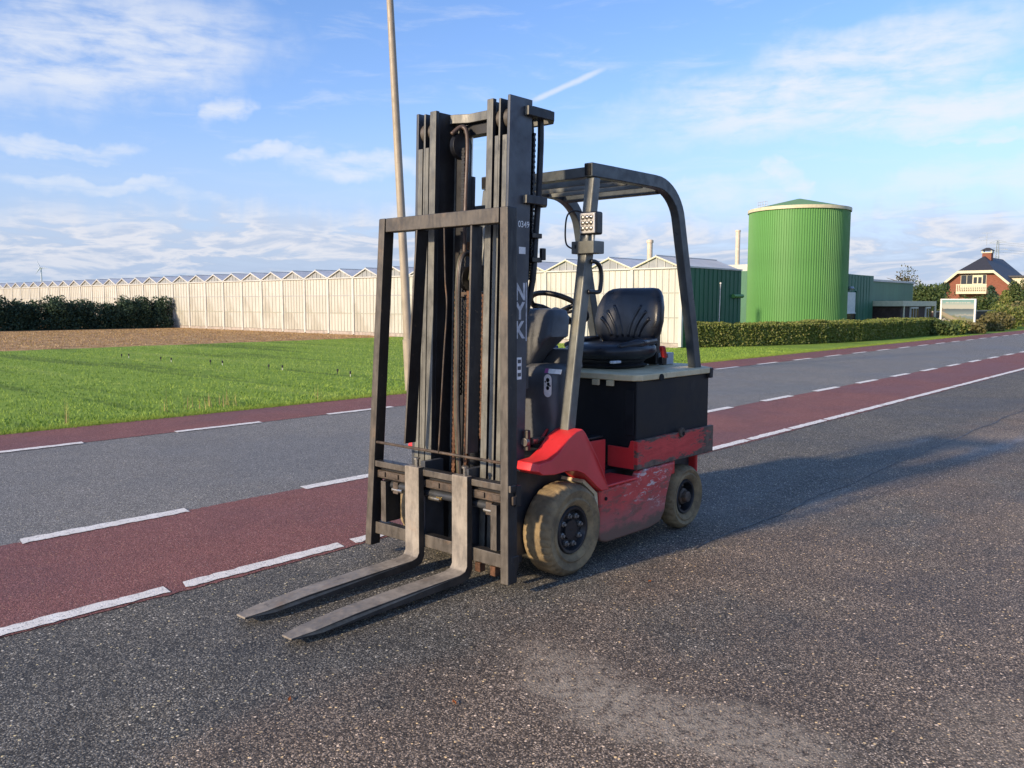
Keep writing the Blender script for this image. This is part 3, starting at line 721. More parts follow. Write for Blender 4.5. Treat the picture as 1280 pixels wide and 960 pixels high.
# boiler chimneys on the greenhouse
for (u, v0, v1, dpt, wd, lab) in ((812, 300, 330, 34.0, 0.22, 'short cream chimney above the greenhouse gables'), (921.5, 288, 332, 60.0, 0.32, 'taller cream chimney beside the green silo')):
    d = cright*(u-640) + cdown*(v1-480) + cfwd*1062; p = Vector((0, 0, CAM_H)) + d*(dpt/1062)
    d2 = cright*(u-640) + cdown*(v0-480) + cfwd*1062; p2 = Vector((0, 0, CAM_H)) + d2*(dpt/1062)
    e = empty('chimney', (p.x, p.y, 0), lab, 'chimney')
    MB().lathe([(wd/2, 0), (wd/2, p2.z)], 'z', (p.x, p.y, 0), 20).build('flue', 'chimney_cream', e, smooth='auto')
    MB().lathe([(wd/2+.03, p2.z-0.12), (wd/2+.03, p2.z-.02)], 'z', (p.x, p.y, 0), 20).build('collar', 'chimney_cream', e, smooth='auto')

# ---- silo
SD = 42.0; SAZ = rad(23.28); sx, sy = SD*math.cos(SAZ), SD*math.sin(SAZ); SR = SD*math.sin(rad(3.03)); SH = 5.62
silo = empty('silo', (sx, sy, 0), 'large round green corrugated storage silo with cream rim', 'silo')
NP = 128
rib = None
for k in range(NP):
    a0, a1 = 2*math.pi*k/NP, 2*math.pi*(k+1)/NP
    ring = []
    for t, rr in ((0.0, -0.012), (0.15, 0.014), (0.55, 0.014), (0.70, -0.012), (1.0, -0.012)):
        a = a0 + (a1-a0)*t; ring.append((a, SR+rr))
    if rib is None:
        m = MB(); vs = []
        for (a, r_) in ring: vs += [(sx+r_*math.cos(a), sy+r_*math.sin(a), -0.03), (sx+r_*math.cos(a), sy+r_*math.sin(a), SH)]
        m.add(vs, [(2*i, 2*i+2, 2*i+3, 2*i+1) for i in range(len(ring)-1)])
        rib = m.build('wall_panel', 'silo_green', silo)
    else:
        o = rib.copy(); COL.objects.link(o); o.parent = silo; o.rotation_euler = (0, 0, a0)
MB().lathe([(SR+0.05, SH-0.06), (SR+0.07, SH-0.05), (SR+0.07, SH+0.09), (SR+0.02, SH+0.10), (SR-0.1, SH+0.08)], 'z', (sx, sy, 0), 72, caps=False).build('rim', 'rim_cream', silo, smooth='auto')
m = MB(); rr = []
m.lathe([(SR+0.02, SH+0.095), (SR*0.5, SH+0.36), (0.08, SH+0.60), (0.001, SH+0.61)], 'z', (sx, sy, 0), 48); m.build('roof', 'silo_roof', silo, smooth='auto')
# little rail and vent on the roof rim
m = MB(); ra = SAZ + math.pi/2 + 0.75
for i in range(5):
    a = ra + (i-2)*0.07; px, py = sx+(SR-0.05)*math.cos(a), sy+(SR-0.05)*math.sin(a); m.tube([(px, py, SH+0.08), (px, py, SH+0.36)], 0.012, 6)
for zz in (0.22, 0.35):
    m.tube([(sx+(SR-.05)*math.cos(ra+t*0.07), sy+(SR-.05)*math.sin(ra+t*0.07), SH+zz) for t in (-2, -1, 0, 1, 2)], 0.010, 6)
m.build('roof_railing', 'galvanised', silo)

# ---- green halls right of the silo
hall = empty('green_hall', (46, 17.0, 0), 'dull green metal hall with a tall sliding door right of the silo', 'hall')
MB().box(38.6, 50.0, 17.0, 26.0, -0.03, 2.98).build('wall', 'hall_green', hall)
MB().prism([(38.6, 2.98), (50.0, 2.98), (46.5, 3.02), (43.0, 3.34), (38.6, 3.3)], 'y', 17.2, 26).build('roof', 'roof_white', hall)
MB().box(45.3, 47.1, 16.93, 17.0, 0.2, 2.02).build('door', 'white_paint', hall)
MB().box(45.3, 47.1, 16.90, 16.93, -0.03, 0.92).build('door_glass', 'window_glass', hall)
for zz in (0.1, 0.5, 0.9): MB().box(45.3, 47.1, 16.88, 16.90, zz-0.025, zz+0.025).build('door_bar', 'white_paint', hall)
MB().box(47.1, 47.45, 16.9, 17.0, -0.03, 2.1).build('door_jamb', 'wall_green', hall)
for i in range(24): MB().box(39.0+i*0.45, 39.06+i*0.45, 16.98, 17.0, -0.03, 2.97).build('wall_rib', 'hall_green', hall)
MB().lathe([(0.1, 0), (0.16, .1), (0.1, 0.2)], 'z', (46.2, 16.85, 2.12), 10).build('lamp', 'galvanised', hall)
hal2 = empty('green_hall', (55, 17.6, 0), 'lower green flat-roofed hall with a porch at its foot', 'hall')
MB().box(50.05, 59.2, 17.6, 27, -0.03, 2.72).build('wall', 'hall_green', hal2)
MB().box(50.0, 59.3, 17.5, 27, 2.72, 2.84).build('roof_edge', 'roof_white', hal2)
porch = empty('porch_building', (53, 16.0, 0), 'small brick office with white windows and cream fascia before the green hall', 'office')
MB().box(50.4, 56.3, 15.6, 17.55, -0.03, 1.26).build('wall', 'garden_wall', porch)
MB().box(50.2, 56.5, 15.4, 17.5, 1.27, 1.57).build('fascia', 'cream_paint', porch)
for (xa, xb) in ((52.0, 53.4), (54.9, 55.8)):
    wdw = MB().box(xa, xb, 15.52, 15.6, 0.3, 1.22).build('window', 'white_paint', porch)
    n_ = 3 if xb-xa > 1 else 2
    for i in range(n_):
        q = (xb-xa)/n_; MB().box(xa+q*i+0.07, xa+q*(i+1)-0.07, 15.50, 15.52, 0.38, 1.14).build('window_pane', 'window_glass', wdw)
MB().tube([(50.5, 15.45, -0.03), (50.5, 15.45, 1.27)], 0.05, 8).build('porch_post', 'cream_paint', porch)
MB().tube([(56.4, 15.45, -0.03), (56.4, 15.45, 1.27)], 0.08, 8).build('porch_post', 'cream_paint', porch)
# thin lamp pole in front of the green wall
d = gpt(896, 425); e = empty('garden_pole', (25.9, 13.8, 0), 'thin pale pole standing before the dark green wall', 'pole')
MB().tube([(25.9, 13.8, -0.03), (25.93, 13.78, 2.05)], 0.018, 8).build('pole', 'galvanised', e)
MB().lathe([(0.03, 0), (0.035, .03), (0.01, .05)], 'z', (25.93, 13.78, 2.05), 10).build('cap', 'white_paint', e)

# ---- garden wall, white tub and distant blocks behind the hedge
gw = empty('garden_wall', (62, 16.6, 0), 'dark red brick garden wall behind the hedge near the billboard', 'wall')
MB().box(60.0, 78.0, 16.4, 16.7, -0.03, 0.85).build('wall', 'garden_wall', gw); MB().box(60.0, 78.0, 16.36, 16.74, 0.855, 0.93).build('coping', 'plinth', gw)
o = MB().prism([(55.8, 0.15), (57.6, 0.15), (57.9, 0.55), (55.5, 0.55)], 'y', 14.4, 15.2).build('white_tub', 'white_paint'); tagp(o, 'white tub behind the hedge beside the porch', 'tub')
for i, (X0, Y0, wd, hh) in enumerate([(170, 44.5, 8, 5.0), (190, 47.5, 7, 4.2)]):
    e = empty('distant_house', (X0, Y0, 0), ['distant pale house glimpsed between trees', 'farther low pale house glimpsed between trees'][i], 'house')
    MB().box(X0, X0+8, Y0-wd/2, Y0+wd/2, -0.03, hh*0.65).build('wall', 'distant_white', e)
    MB().prism([(Y0-wd/2-.2, hh*0.65), (Y0+wd/2+.2, hh*0.65), (Y0, hh)], 'x', X0-.2, X0+8.2).build('roof', 'plinth', e)

# ---- brick house
HX, HY = 118.0, 27.7
hs = empty('brick_house', (HX, HY, 0), 'orange brick house with dark half-hipped roof, chimney and cream balcony', 'house')
hw = 5.7; ez = 2.2; rz_ = 7.35
prof = [(HY-hw, -0.03), (HY+hw, -0.03), (HY+hw, ez), (HY+1.95, 5.35), (HY-1.95, 5.35), (HY-hw, ez)]
MB().prism(prof, 'x', HX, HX+13).build('wall', 'house_brick', hs)
# roof: two side slopes plus the hip over the gable
m = MB(); ov = 0.7; sl = (5.45-ez)/(hw-1.95)
A = (HX-0.5, HY-hw-0.6, ez-0.55); B = (HX-0.5, HY-2.0, 5.45); Rr = (HX+3.2, HY, rz_); Re = (HX+13.4, HY, rz_); Ae = (HX+13.4, HY-hw-0.6, ez-0.55)
A2 = (HX-0.5, HY+hw+0.6, ez-0.55); B2 = (HX-0.5, HY+2.0, 5.45); Ae2 = (HX+13.4, HY+hw+0.6, ez-0.55)
def slab(name, poly, th, mat, parent):
    m = MB(); n = len(poly); m.add(list(poly) + [(p[0], p[1], p[2]+th) for p in poly], [tuple(range(n)), tuple(range(n, 2*n))] + [(i, (i+1) % n, n+(i+1) % n, n+i) for i in range(n)])
    return m.build(name, mat, parent)
rf = slab('roof', [A, B, Rr, Re, Ae], 0.12, 'roof_tile', hs)
slab('roof', [A2, B2, Rr, Re, Ae2], 0.12, 'roof_tile', hs); slab('hip', [B, B2, Rr], 0.12, 'roof_tile', hs)
for (p, q) in ((A, B), (B, B2), (B2, A2)):
    MB().add([(p[0]-.12, p[1], p[2]-.22), (q[0]-.12, q[1], q[2]-.22), (q[0]-.12, q[1], q[2]+.12), (p[0]-.12, p[1], p[2]+.12),
              (p[0]+.02, p[1], p[2]-.22), (q[0]+.02, q[1], q[2]-.22), (q[0]+.02, q[1], q[2]+.12), (p[0]+.02, p[1], p[2]+.12)],
             [(0, 1, 2, 3), (4, 7, 6, 5), (0, 4, 5, 1), (3, 2, 6, 7), (1, 5, 6, 2), (0, 3, 7, 4)]).build('barge_board', 'cream_paint', hs)
ch = MB().box(HX+4.2, HX+5.2, HY-0.6, HY+0.45, 6.6, 7.9).build('chimney', 'house_brick', hs)
MB().box(HX+4.1, HX+5.3, HY-0.68, HY+0.53, 7.91, 8.02).build('chimney_slab', 'cream_paint', ch)
MB().loft([[(HX+4.0, HY-0.8, 8.25), (HX+5.4, HY-0.8, 8.25), (HX+5.4, HY+0.65, 8.25), (HX+4.0, HY+0.65, 8.25)], [(HX+4.5, HY-0.25, 8.6), (HX+4.9, HY-0.25, 8.6), (HX+4.9, HY+0.1, 8.6), (HX+4.5, HY+0.1, 8.6)]]).build('chimney_cap', 'roof_tile', ch)
m = MB()
for (dx, dy) in ((4.15, -0.6), (5.25, -0.6), (4.15, 0.45), (5.25, 0.45)): m.box(HX+dx-.05, HX+dx+.05, HY+dy-.05, HY+dy+.05, 8.02, 8.25)
m.build('cap_post', 'cream_paint', ch)
# balcony recess: windows, doors, balustrade
wf = MB().box(HX-0.06, HX, HY-1.15, HY+1.75, 3.2, 5.05).build('window', 'cream_paint', hs)
for (ya, yb) in ((1.08, 1.70), (0.42, 1.02), (-1.1, -0.75)): MB().box(HX-0.08, HX-0.06, HY+ya, HY+yb, 3.92, 5.0).build('window_pane', 'window_glass', wf)
for (ya, yb) in ((-0.10, 0.28), (-0.62, -0.24)): MB().box(HX-0.08, HX-0.06, HY+ya, HY+yb, 3.98, 4.75).build('window_pane', 'window_glass', wf)
bal = MB().box(HX-1.2, HX, HY-1.45, HY+1.95, 2.68, 2.98).build('balcony', 'cream_paint', hs)
for i in range(17):
    yy = HY-1.40+i*0.206; MB().box(HX-1.18, HX-1.10, yy-0.05, yy+0.05, 2.99, 3.75).build('baluster', 'cream_paint', bal)
MB().box(HX-1.2, HX-1.08, HY-1.47, HY+1.97, 3.76, 3.88).build('handrail', 'cream_paint', bal)
for (ya, yb) in ((1.0, 2.4), (-3.6, -2.3)):
    wf = MB().box(HX-0.06, HX, HY+ya, HY+yb, 0.3, 1.75).build('window', 'cream_paint', hs); MB().box(HX-0.08, HX-0.06, HY+ya+.12, HY+yb-.12, 0.42, 1.3).build('window_pane', 'window_glass', wf)
# dormer on the near slope
dm = MB().box(HX+4.0, HX+6.6, HY-4.6, HY-2.4, 3.35, 4.75).build('dormer', 'cream_paint', hs)
MB().box(HX+3.7, HX+6.9, HY-4.9, HY-1.2, 4.76, 4.98).build('dormer_roof', 'roof_tile', dm); MB().box(HX+4.3, HX+6.3, HY-4.64, HY-4.6, 3.5, 4.6).build('dormer_window', 'window_glass', dm)
# aerial
ae = empty('roof_aerial', (HX+5, HY+0.2, 8.9), 'thin television aerial above the house chimney', 'aerial')
m = MB().tube([(HX+5, HY+.2, 8.9), (HX+5, HY+.2, 10.6)], 0.03, 6)
for zz, L in ((10.5, .6), (10.0, .9), (9.6, .7)): m.tube([(HX+5, HY+.2-L, zz), (HX+5, HY+.2+L, zz)], 0.02, 5)
m.build('mast', 'pylon_grey', ae)

# ---- power pylon behind the house, wind turbine far left
def cam_pt(u, v, depth): return Vector((0, 0, CAM_H)) + (cright*(u-640) + cdown*(v-480) + cfwd*1062)*(depth/1062)
pb = cam_pt(1243, 381, 420); ph = cam_pt(1243, 301, 420).z
py_ = empty('power_pylon', (pb.x, pb.y, 0), 'grey lattice power pylon rising behind the brick house', 'pylon')
m = MB(); q = 1.6
for (sx_, sy_) in ((-1, -1), (1, -1), (1, 1), (-1, 1)):
    m.tube([(pb.x+sx_*q, pb.y+sy_*q, 0), (pb.x+sx_*.35, pb.y+sy_*.35, ph)], 0.14, 5)
nz = 9
for i in range(nz):
    z0, z1 = ph*i/nz, ph*(i+1)/nz; a0 = q+(0.35-q)*i/nz; a1 = q+(0.35-q)*(i+1)/nz
    for (c0, c1) in (((-1, -1), (1, -1)), ((1, -1), (1, 1)), ((1, 1), (-1, 1)), ((-1, 1), (-1, -1))):
        m.tube([(pb.x+c0[0]*a0, pb.y+c0[1]*a0, z0), (pb.x+c1[0]*a1, pb.y+c1[1]*a1, z1)], 0.08, 4)
m.build('lattice_tower', 'pylon_grey', py_)
for (zz, L) in ((ph*0.97, 3.6), (ph*0.86, 4.6)):
    m = MB().tube([(pb.x, pb.y-L, zz), (pb.x, pb.y+L, zz)], 0.13, 5); m.tube([(pb.x, pb.y-L, zz), (pb.x, pb.y, zz+1.2)], 0.09, 4); m.tube([(pb.x, pb.y+L, zz), (pb.x, pb.y, zz+1.2)], 0.09, 4); m.build('cross_arm', 'pylon_grey', py_)
    for s_ in (-1, 1):
        p0 = Vector((pb.x, pb.y+s_*L, zz-0.4)); p1 = p0 + Vector((160, -170, -2)); pts = []
        for i in range(13):
            t = i/12; p = p0.lerp(p1, t); p.z -= 9*4*t*(1-t)*0.5; pts.append(p)
        MB().tube(pts, 0.05, 4).build('cable', 'pylon_grey', py_)
tb = cam_pt(53.5, 381, 1500); th_ = cam_pt(53.5, 335, 1500).z
tu = empty('wind_turbine', (tb.x, tb.y, 0), 'faint distant wind turbine above the greenhouse roof at far left', 'wind turbine')
MB().tube([(tb.x, tb.y, 0), (tb.x, tb.y, th_)], 1.6, 8, rs=[1.9, 1.0]).build('tower', 'pale_haze_white', tu)
hub = Vector((tb.x, tb.y, th_)) - cfwd*3
MB().lathe([(0.3, -1.6), (1.5, 0), (1.5, 4)], 'x', (hub.x, hub.y, hub.z), 10).build('nacelle', 'pale_haze_white', tu)
for a in (115, -5, 235):
    dr = cright*math.cos(rad(a)) - cdown*math.sin(rad(a))
    MB().tube([hub, hub+dr*4, hub+dr*14], 0.8, 6, rs=[0.7, 0.95, 0.15]).build('blade', 'pale_haze_white', tu)

# ---- billboard
BX, BY0, BY1 = 47.0, 10.98, 12.62
bz0, bz1 = 0.20, 1.66
bb = empty('billboard', (BX, (BY0+BY1)/2, 0), 'white framed billboard with a coastal picture standing by the road', 'billboard')
pic = MB().box(0, 0.02, 0, 1, 0, 1).build('picture', 'billboard_print')
pic.parent = bb; pic.location = (0.0, BY0-(BY0+BY1)/2+0.08, bz0+0.10); pic.scale = (1, BY1-BY0-0.16, bz1-bz0-0.16)
fr = MB().box(BX-.03, BX+.05, BY0, BY1, bz0, bz0+.10).box(BX-.03, BX+.05, BY0, BY1, bz1-.06, bz1).box(BX-.03, BX+.05, BY0, BY0+.08, bz0+.1, bz1-.06).box(BX-.03, BX+.05, BY1-.08, BY1, bz0+.1, bz1-.06)
fr.build('frame', 'white_paint', bb)
for yy in (BY0+0.04, BY1-0.04): MB().box(BX+.05, BX+.12, yy-.035, yy+.035, -0.03, bz1).build('post', 'white_paint', bb)

# ---- street lamp pole
lp = empty('street_lamp', (8.95, 10.12, -0.03), 'tall tan street lamp pole leaning slightly behind the forklift', 'street lamp')
base = Vector((8.95, 10.12, -0.03)); tip = Vector((8.47, 10.12, 8.4))
MB().tube([base.lerp(tip, t) for t in (0, .1, .101, .4, .7, 1)], 0.07, 18, rs=[0.088, 0.086, 0.070, 0.062, 0.052, 0.042]).build('pole', 'pole_tan', lp, smooth='auto')
MB().tube([tip, tip+Vector((-.03, -.15, .12)), tip+Vector((-.03, -.9, .2))], 0.03, 10).build('arm', 'pole_tan', lp, smooth='auto')
MB().loft([[(tip.x-.13, tip.y-.85, tip.z+.14), (tip.x+.08, tip.y-.85, tip.z+.14), (tip.x+.06, tip.y-.85, tip.z+.26), (tip.x-.1, tip.y-.85, tip.z+.26)], [(tip.x-.1, tip.y-1.45, tip.z+.17), (tip.x+.05, tip.y-1.45, tip.z+.17), (tip.x+.04, tip.y-1.45, tip.z+.24), (tip.x-.08, tip.y-1.45, tip.z+.24)]]).build('lamp_head', 'galvanised', lp, bevel=0.02)
MB().box(base.x-.03, base.x+.03, base.y-.094, base.y-.084, .5, .8).build('hatch', 'galvanised', lp)

# ---- vegetation
def clump_tree(name, label, cat, loc, h, r, mat, nleaf, lsize, trunk_h=0.3, conical=0.0, group=None, base=0.0, seed=0, blobs=14, squash=1.0):
    rg = np.random.default_rng(seed); e = empty(name, loc, label, cat, group); L = np.array(loc, float)
    MB().tube([(L[0], L[1], L[2]-0.05), (L[0]+.02*h, L[1], L[2]+h*0.4), (L[0], L[1]+.02*h, L[2]+h*0.85)], 0.05, 7, rs=[0.035*h+.02, 0.02*h+.01, 0.006*h]).build('trunk', 'bark', e)
    m = MB()
    for i in range(6):
        a = rg.random()*6.28; z0 = h*(0.3+0.45*rg.random()); rr = r*0.75*(1-conical*z0/h)
        m.tube([(L[0], L[1], L[2]+z0), (L[0]+rr*.5*math.cos(a), L[1]+rr*.5*math.sin(a), L[2]+z0+.12*h), (L[0]+rr*math.cos(a), L[1]+rr*math.sin(a), L[2]+z0+.18*h)], .02, 5, rs=[.014*h, .009*h, .003*h])
    m.build('limb', 'bark', e)
    cs = []
    for i in range(blobs):
        t = (i+0.5)/blobs; z = base + (h-base)*(0.08+0.92*t*(0.85+0.3*rg.random()))
        z = min(z, h*0.98); rad_ = r*(1-conical*t)*(0.55+0.45*rg.random()); a = rg.random()*6.28; q = rad_*0.55*rg.random()**.5*(1 if conical < .6 else .8)
        cs.append((L[0]+q*math.cos(a), L[1]+q*math.sin(a), L[2]+z, max(rad_*0.62, r*.12)))
    cs = np.array(cs); wts = cs[:, 3]**2; idx = rg.choice(len(cs), size=nleaf, p=wts/wts.sum())
    d = rg.normal(size=(nleaf, 3)); d /= np.linalg.norm(d, axis=1)[:, None]
    rr = cs[idx, 3]*(0.45+0.65*rg.random(nleaf)**0.6)
    pts = cs[idx, :3] + d*rr[:, None]*np.array([1, 1, squash]); pts[:, 2] = np.maximum(pts[:, 2], L[2]+0.02+base*0.5)
    leaf_cloud('crown', pts, lsize, mat, e)
    return e
# dark conifer row at the far left
pos_words = ['rightmost', 'second from right', 'third from right', 'fourth from right', 'fifth from right', 'sixth from right', 'seventh from right', 'eighth from right', 'ninth from right', 'tenth from right', 'eleventh from right', 'leftmost']
for i in range(12):
    X0 = 23.3 - i*0.95 + random.uniform(-.12, .12)
    clump_tree('conifer_shrub', f'dark green conifer shrub before the greenhouse, {pos_words[i]} of its row', 'conifer', (X0, 48.2 + random.uniform(-.3, .3), -0.03), 1.30 + random.uniform(-.14, .20), 1.02, 'conifer_leaf', 6200, 0.11,
               conical=0.22, group='conifer row by the field', seed=100+i, blobs=24)
# clipped hedge on the right: follows the measured line
HP = [(24.35, 13.85), (26.5, 13.0), (28.8, 12.3), (33.0, 11.6), (38.5, 11.45), (43.0, 11.65)]
hd = empty('clipped_hedge', (33, 12.2, 0), 'long clipped green hedge in front of the silo and halls', 'hedge')
def hedge(path, wdt, hgt, n, parent, mat, size, hvar=0.05):
    P = np.array(path); seg = np.linalg.norm(np.diff(P, axis=0), axis=1); cum = np.concatenate([[0], np.cumsum(seg)])
    m = MB(); rings = []
    for i, p in enumerate(path):
        a = Vector(path[max(0, i-1)]); b = Vector(path[min(len(path)-1, i+1)]); t = (b-a).normalized(); nn = Vector((t.y, -t.x))
        q0 = Vector(p) - nn*(wdt*0.04) ; q1 = Vector(p) - nn*(wdt*0.96)
        rings.append([(q0.x, q0.y, -0.03), (q0.x, q0.y, hgt-.05), (q1.x, q1.y, hgt-.05), (q1.x, q1.y, -0.03)])
    m.loft(rings).build('hedge_core', 'hedge_leaf', parent)
    s = RNG.random(n)*cum[-1]; k = np.searchsorted(cum, s, side='right')-1; k = np.clip(k, 0, len(seg)-1)
    t = (s-cum[k])/seg[k]; base = P[k] + (P[k+1]-P[k])*t[:, None]; dirn = (P[k+1]-P[k])/seg[k][:, None]; nn = np.stack([dirn[:, 1], -dirn[:, 0]], 1)
    face = RNG.random(n); bump = (np.sin(s*2.3)+np.sin(s*5.1+1)+np.sin(s*0.9+2))*hvar*0.5
    front = face < 0.55; off = np.where(front, RNG.normal(size=n)*0.035 + bump*0.6, -wdt*RNG.random(n)); z = np.where(front, RNG.random(n)*hgt, hgt + RNG.normal(size=n)*0.025 + bump)
    pts = np.concatenate([base + nn*off[:, None], z[:, None]], 1)
    leaf_cloud('foliage', pts, size, mat, parent)
hedge(HP, 0.7, 0.70, 60000, hd, 'hedge_leaf', 0.075)
# looser shrubs and grasses further right, along the bank
spec = [(42.0, 10.95, .55, .9, 'shrub_leaf', 'low dark shrub at the end of the clipped hedge'), (44.2, 10.9, .34, .9, 'hedge_leaf', 'rounded green shrub left of the billboard foot'),
        (46.0, 10.45, .30, .8, 'olive_leaf', 'olive shrub in front of the billboard'), (50.5, 10.7, .50, 1.0, 'olive_leaf', 'straw coloured shrub right of the billboard'),
        (54.0, 10.9, .65, 1.1, 'olive_leaf', 'loose dry shrub on the bank under the brick house'), (57.5, 11.1, .95, 1.3, 'hedge_leaf', 'green bank shrub below the conifers'), (63.0, 11.0, 1.1, 1.6, 'olive_leaf', 'yellowish shrub far along the bank'),
        (70.0, 11.2, 1.3, 2.0, 'hedge_leaf', 'farthest visible green shrub on the road bank'), (78.0, 11.6, 1.4, 2.4, 'olive_leaf', 'pale shrub at the right end of the bank')]
for i, (X0, Y0, h, r, mt, lb) in enumerate(spec):
    clump_tree('bank_shrub', lb, 'shrub', (X0, Y0+0.5, -0.03), h, r, mt, 3600, 0.10+0.001*X0, group='shrubs along the right bank', seed=300+i, blobs=12, squash=0.7)
# trees around the house
trees = [(1131, 381, 72, 372, 46, 3.7, 'autumn_leaf', 'slender tree with a few yellow leaves behind the green hall', .7),
         (1150, 381, 66, 366, 60, 2.1, 'shrub_leaf', 'dark round tree behind the garden wall', .3),
         (1166, 381, 75, 368, 52, 1.5, 'shrub_leaf', 'dark bush beside the bare tree', .3),
         (1176, 381, 95, 364, 50, 1.1, 'conifer_leaf', 'dark round tree against the left end of the brick house', .3),
         (1238, 381, 82, 360, 40, 1.5, 'conifer_leaf', 'dark pointed conifer right of the billboard before the house', .8),
         (1206, 381, 90, 384, 40, 1.6, 'shrub_leaf', 'low dark bush before the house wall', .2),
         (1256, 381, 78, 370, 40, 1.3, 'hedge_leaf', 'bright green conifer left of the tall right-hand shrub', .7),
         (1268, 381, 84, 362, 40, 1.8, 'shrub_leaf', 'green conifer near the right picture edge', .6),
         (1286, 381, 88, 356, 40, 2.4, 'olive_leaf', 'olive green tree at the right picture edge', .4),
         (1300, 381, 80, 352, 40, 2.6, 'shrub_leaf', 'dense bush just past the right picture edge', .3),
         (1228, 381, 74, 384, 40, 2.0, 'shrub_leaf', 'low green bush right behind the billboard', .2),
         (1165, 381, 80, 374, 40, 2.2, 'shrub_leaf', 'low dark hedge bush above the garden wall', .2)]
for i, (u, v, dp, vt, _, r, mt, lb, con) in enumerate(trees):
    p = cam_pt(u, v, dp); h = cam_pt(u, vt - (26 if i == 0 else 6), dp).z + 0.03
    if i == 0: h = cam_pt(u, 336, dp).z
    clump_tree('garden_tree', lb, 'tree', (p.x, p.y, -0.03), h, r, mt, 5200 if i else 3200, 0.20 if i else 0.16, conical=con, group='trees round the brick house', seed=500+i, blobs=20)
# bare tree
p = cam_pt(1158, 381, 80); bt = empty('bare_tree', (p.x, p.y, -0.03), 'thin leafless birch-like tree left of the brick house', 'tree')
m = MB(); rg = random.Random(5)
def branch(p0, d, L, r, depth):
    p1 = p0 + d*L*0.5 + Vector((rg.uniform(-.05, .05), rg.uniform(-.05, .05), 0))*L; p2 = p0 + d*L
    m.tube([p0, p1, p2], r, 5, rs=[r, r*.8, r*.55])
    if depth:
        for _ in range(3):
            nd = (d + Vector((rg.uniform(-.55, .55), rg.uniform(-.55, .55), rg.uniform(0, .5)))).normalized(); branch(p0.lerp(p2, rg.uniform(.45, 1)), nd, L*.62, r*.55, depth-1)
branch(Vector((p.x, p.y, -0.03)), Vector((0, 0, 1)), 1.9, .07, 4)
m.build('branches', 'distant_white', bt)

# ================================================================== FORKLIFT (faces -X; its left flank, -Y, is turned to the camera)
YC = 3.105
FK = empty('forklift', (3.9, YC, 0), 'worn red and dark grey electric forklift parked on the asphalt', 'forklift')
TILT = 0.031
def tl(x, y, z): return (x + TILT*z, y, z)
def my(y): return 2*YC - y          # mirror to the far side
def both(fn):
    for far in (False, True):
        fn((lambda y: my(y)) if far else (lambda y: y), far)
def fbuild(m, name, mat, parent=None, bevel=0.003, **k): return m.build(name, mat, parent or FK, bevel=bevel, **k)

# ---- mast rails (three nested pairs)
def rails(Y, far):
    if far: Y = lambda y: my(2.772 + (y-2.772)*1.14)
    ZT = 2.375; ZC = 2.19
    def bx(m, x0, x1, ya, yb, z0, z1): a, b = sorted((Y(ya), Y(yb))); return m.box(x0, x1, a, b, z0, z1)
    m = MB(); bx(m, 3.025, 3.190, 2.772, 2.789, 0.07, ZT); m.map(tl); fbuild(m, 'mast_rail_web', 'mast_side')
    m = MB(); bx(m, 3.025, 3.046, 2.789, 2.818, 0.07, ZC); bx(m, 3.168, 3.190, 2.789, 2.818, 0.07, ZT-.02); m.map(tl); fbuild(m, 'mast_rail', 'mast_paint')
    m = MB(); bx(m, 3.020, 3.185, 2.829, 2.841, 0.09, ZT-.01); bx(m, 3.020, 3.042, 2.841, 2.864, 0.09, ZC); bx(m, 3.163, 3.185, 2.841, 2.864, 0.09, ZT-.03); m.map(tl); fbuild(m, 'mast_rail', 'mast_paint')
    m = MB(); bx(m, 3.0405, 3.154, 2.899, 2.915, 0.11, ZT-.01); m.map(tl); fbuild(m, 'mast_rail_web', 'greasy_black')
    m = MB(); bx(m, 3.015, 3.040, 2.874, 2.915, 0.11, ZT-.005); bx(m, 3.155, 3.180, 2.8995, 2.940, 0.11, ZT-.05); bx(m, 3.155, 3.180, 2.874, 2.899, 0.11, ZT-.05); m.map(tl)
    fbuild(m, 'mast_rail', 'mast_paint')
    for (ya, yb) in ((2.793, 2.823), (2.844, 2.872)):
        a, b = sorted((Y(ya), Y(yb)))
        m = MB().lathe([(0.020, 0), (0.046, 0.0), (0.050, 0.004), (0.050, b-a-0.004), (0.046, b-a), (0.02, b-a)], 'y', (3.080, a, 2.275), 28).map(tl)
        m.build('mast_roller', 'worn_sunlit_black', FK, smooth='auto')
both(rails)
# top tie of the inner rails, bent back in the middle
m = MB(); pl = [(3.135, 2.916), (3.135, 2.96), (3.175, 3.03), (3.175, 3.18), (3.135, 3.25), (3.135, my(2.916))]
rg_ = [[(x-.02, y, 2.315), (x+.045, y, 2.315), (x+.045, y, 2.362), (x-.02, y, 2.362)] for (x, y) in pl]
fbuild(m.loft(rg_).map(tl), 'top_tie', 'mast_paint', bevel=0.004)
fbuild(MB().box(3.185, 3.225, 2.945, my(2.945), 2.255, 2.313).map(tl), 'top_tie_web', 'greasy_black', bevel=0.003)
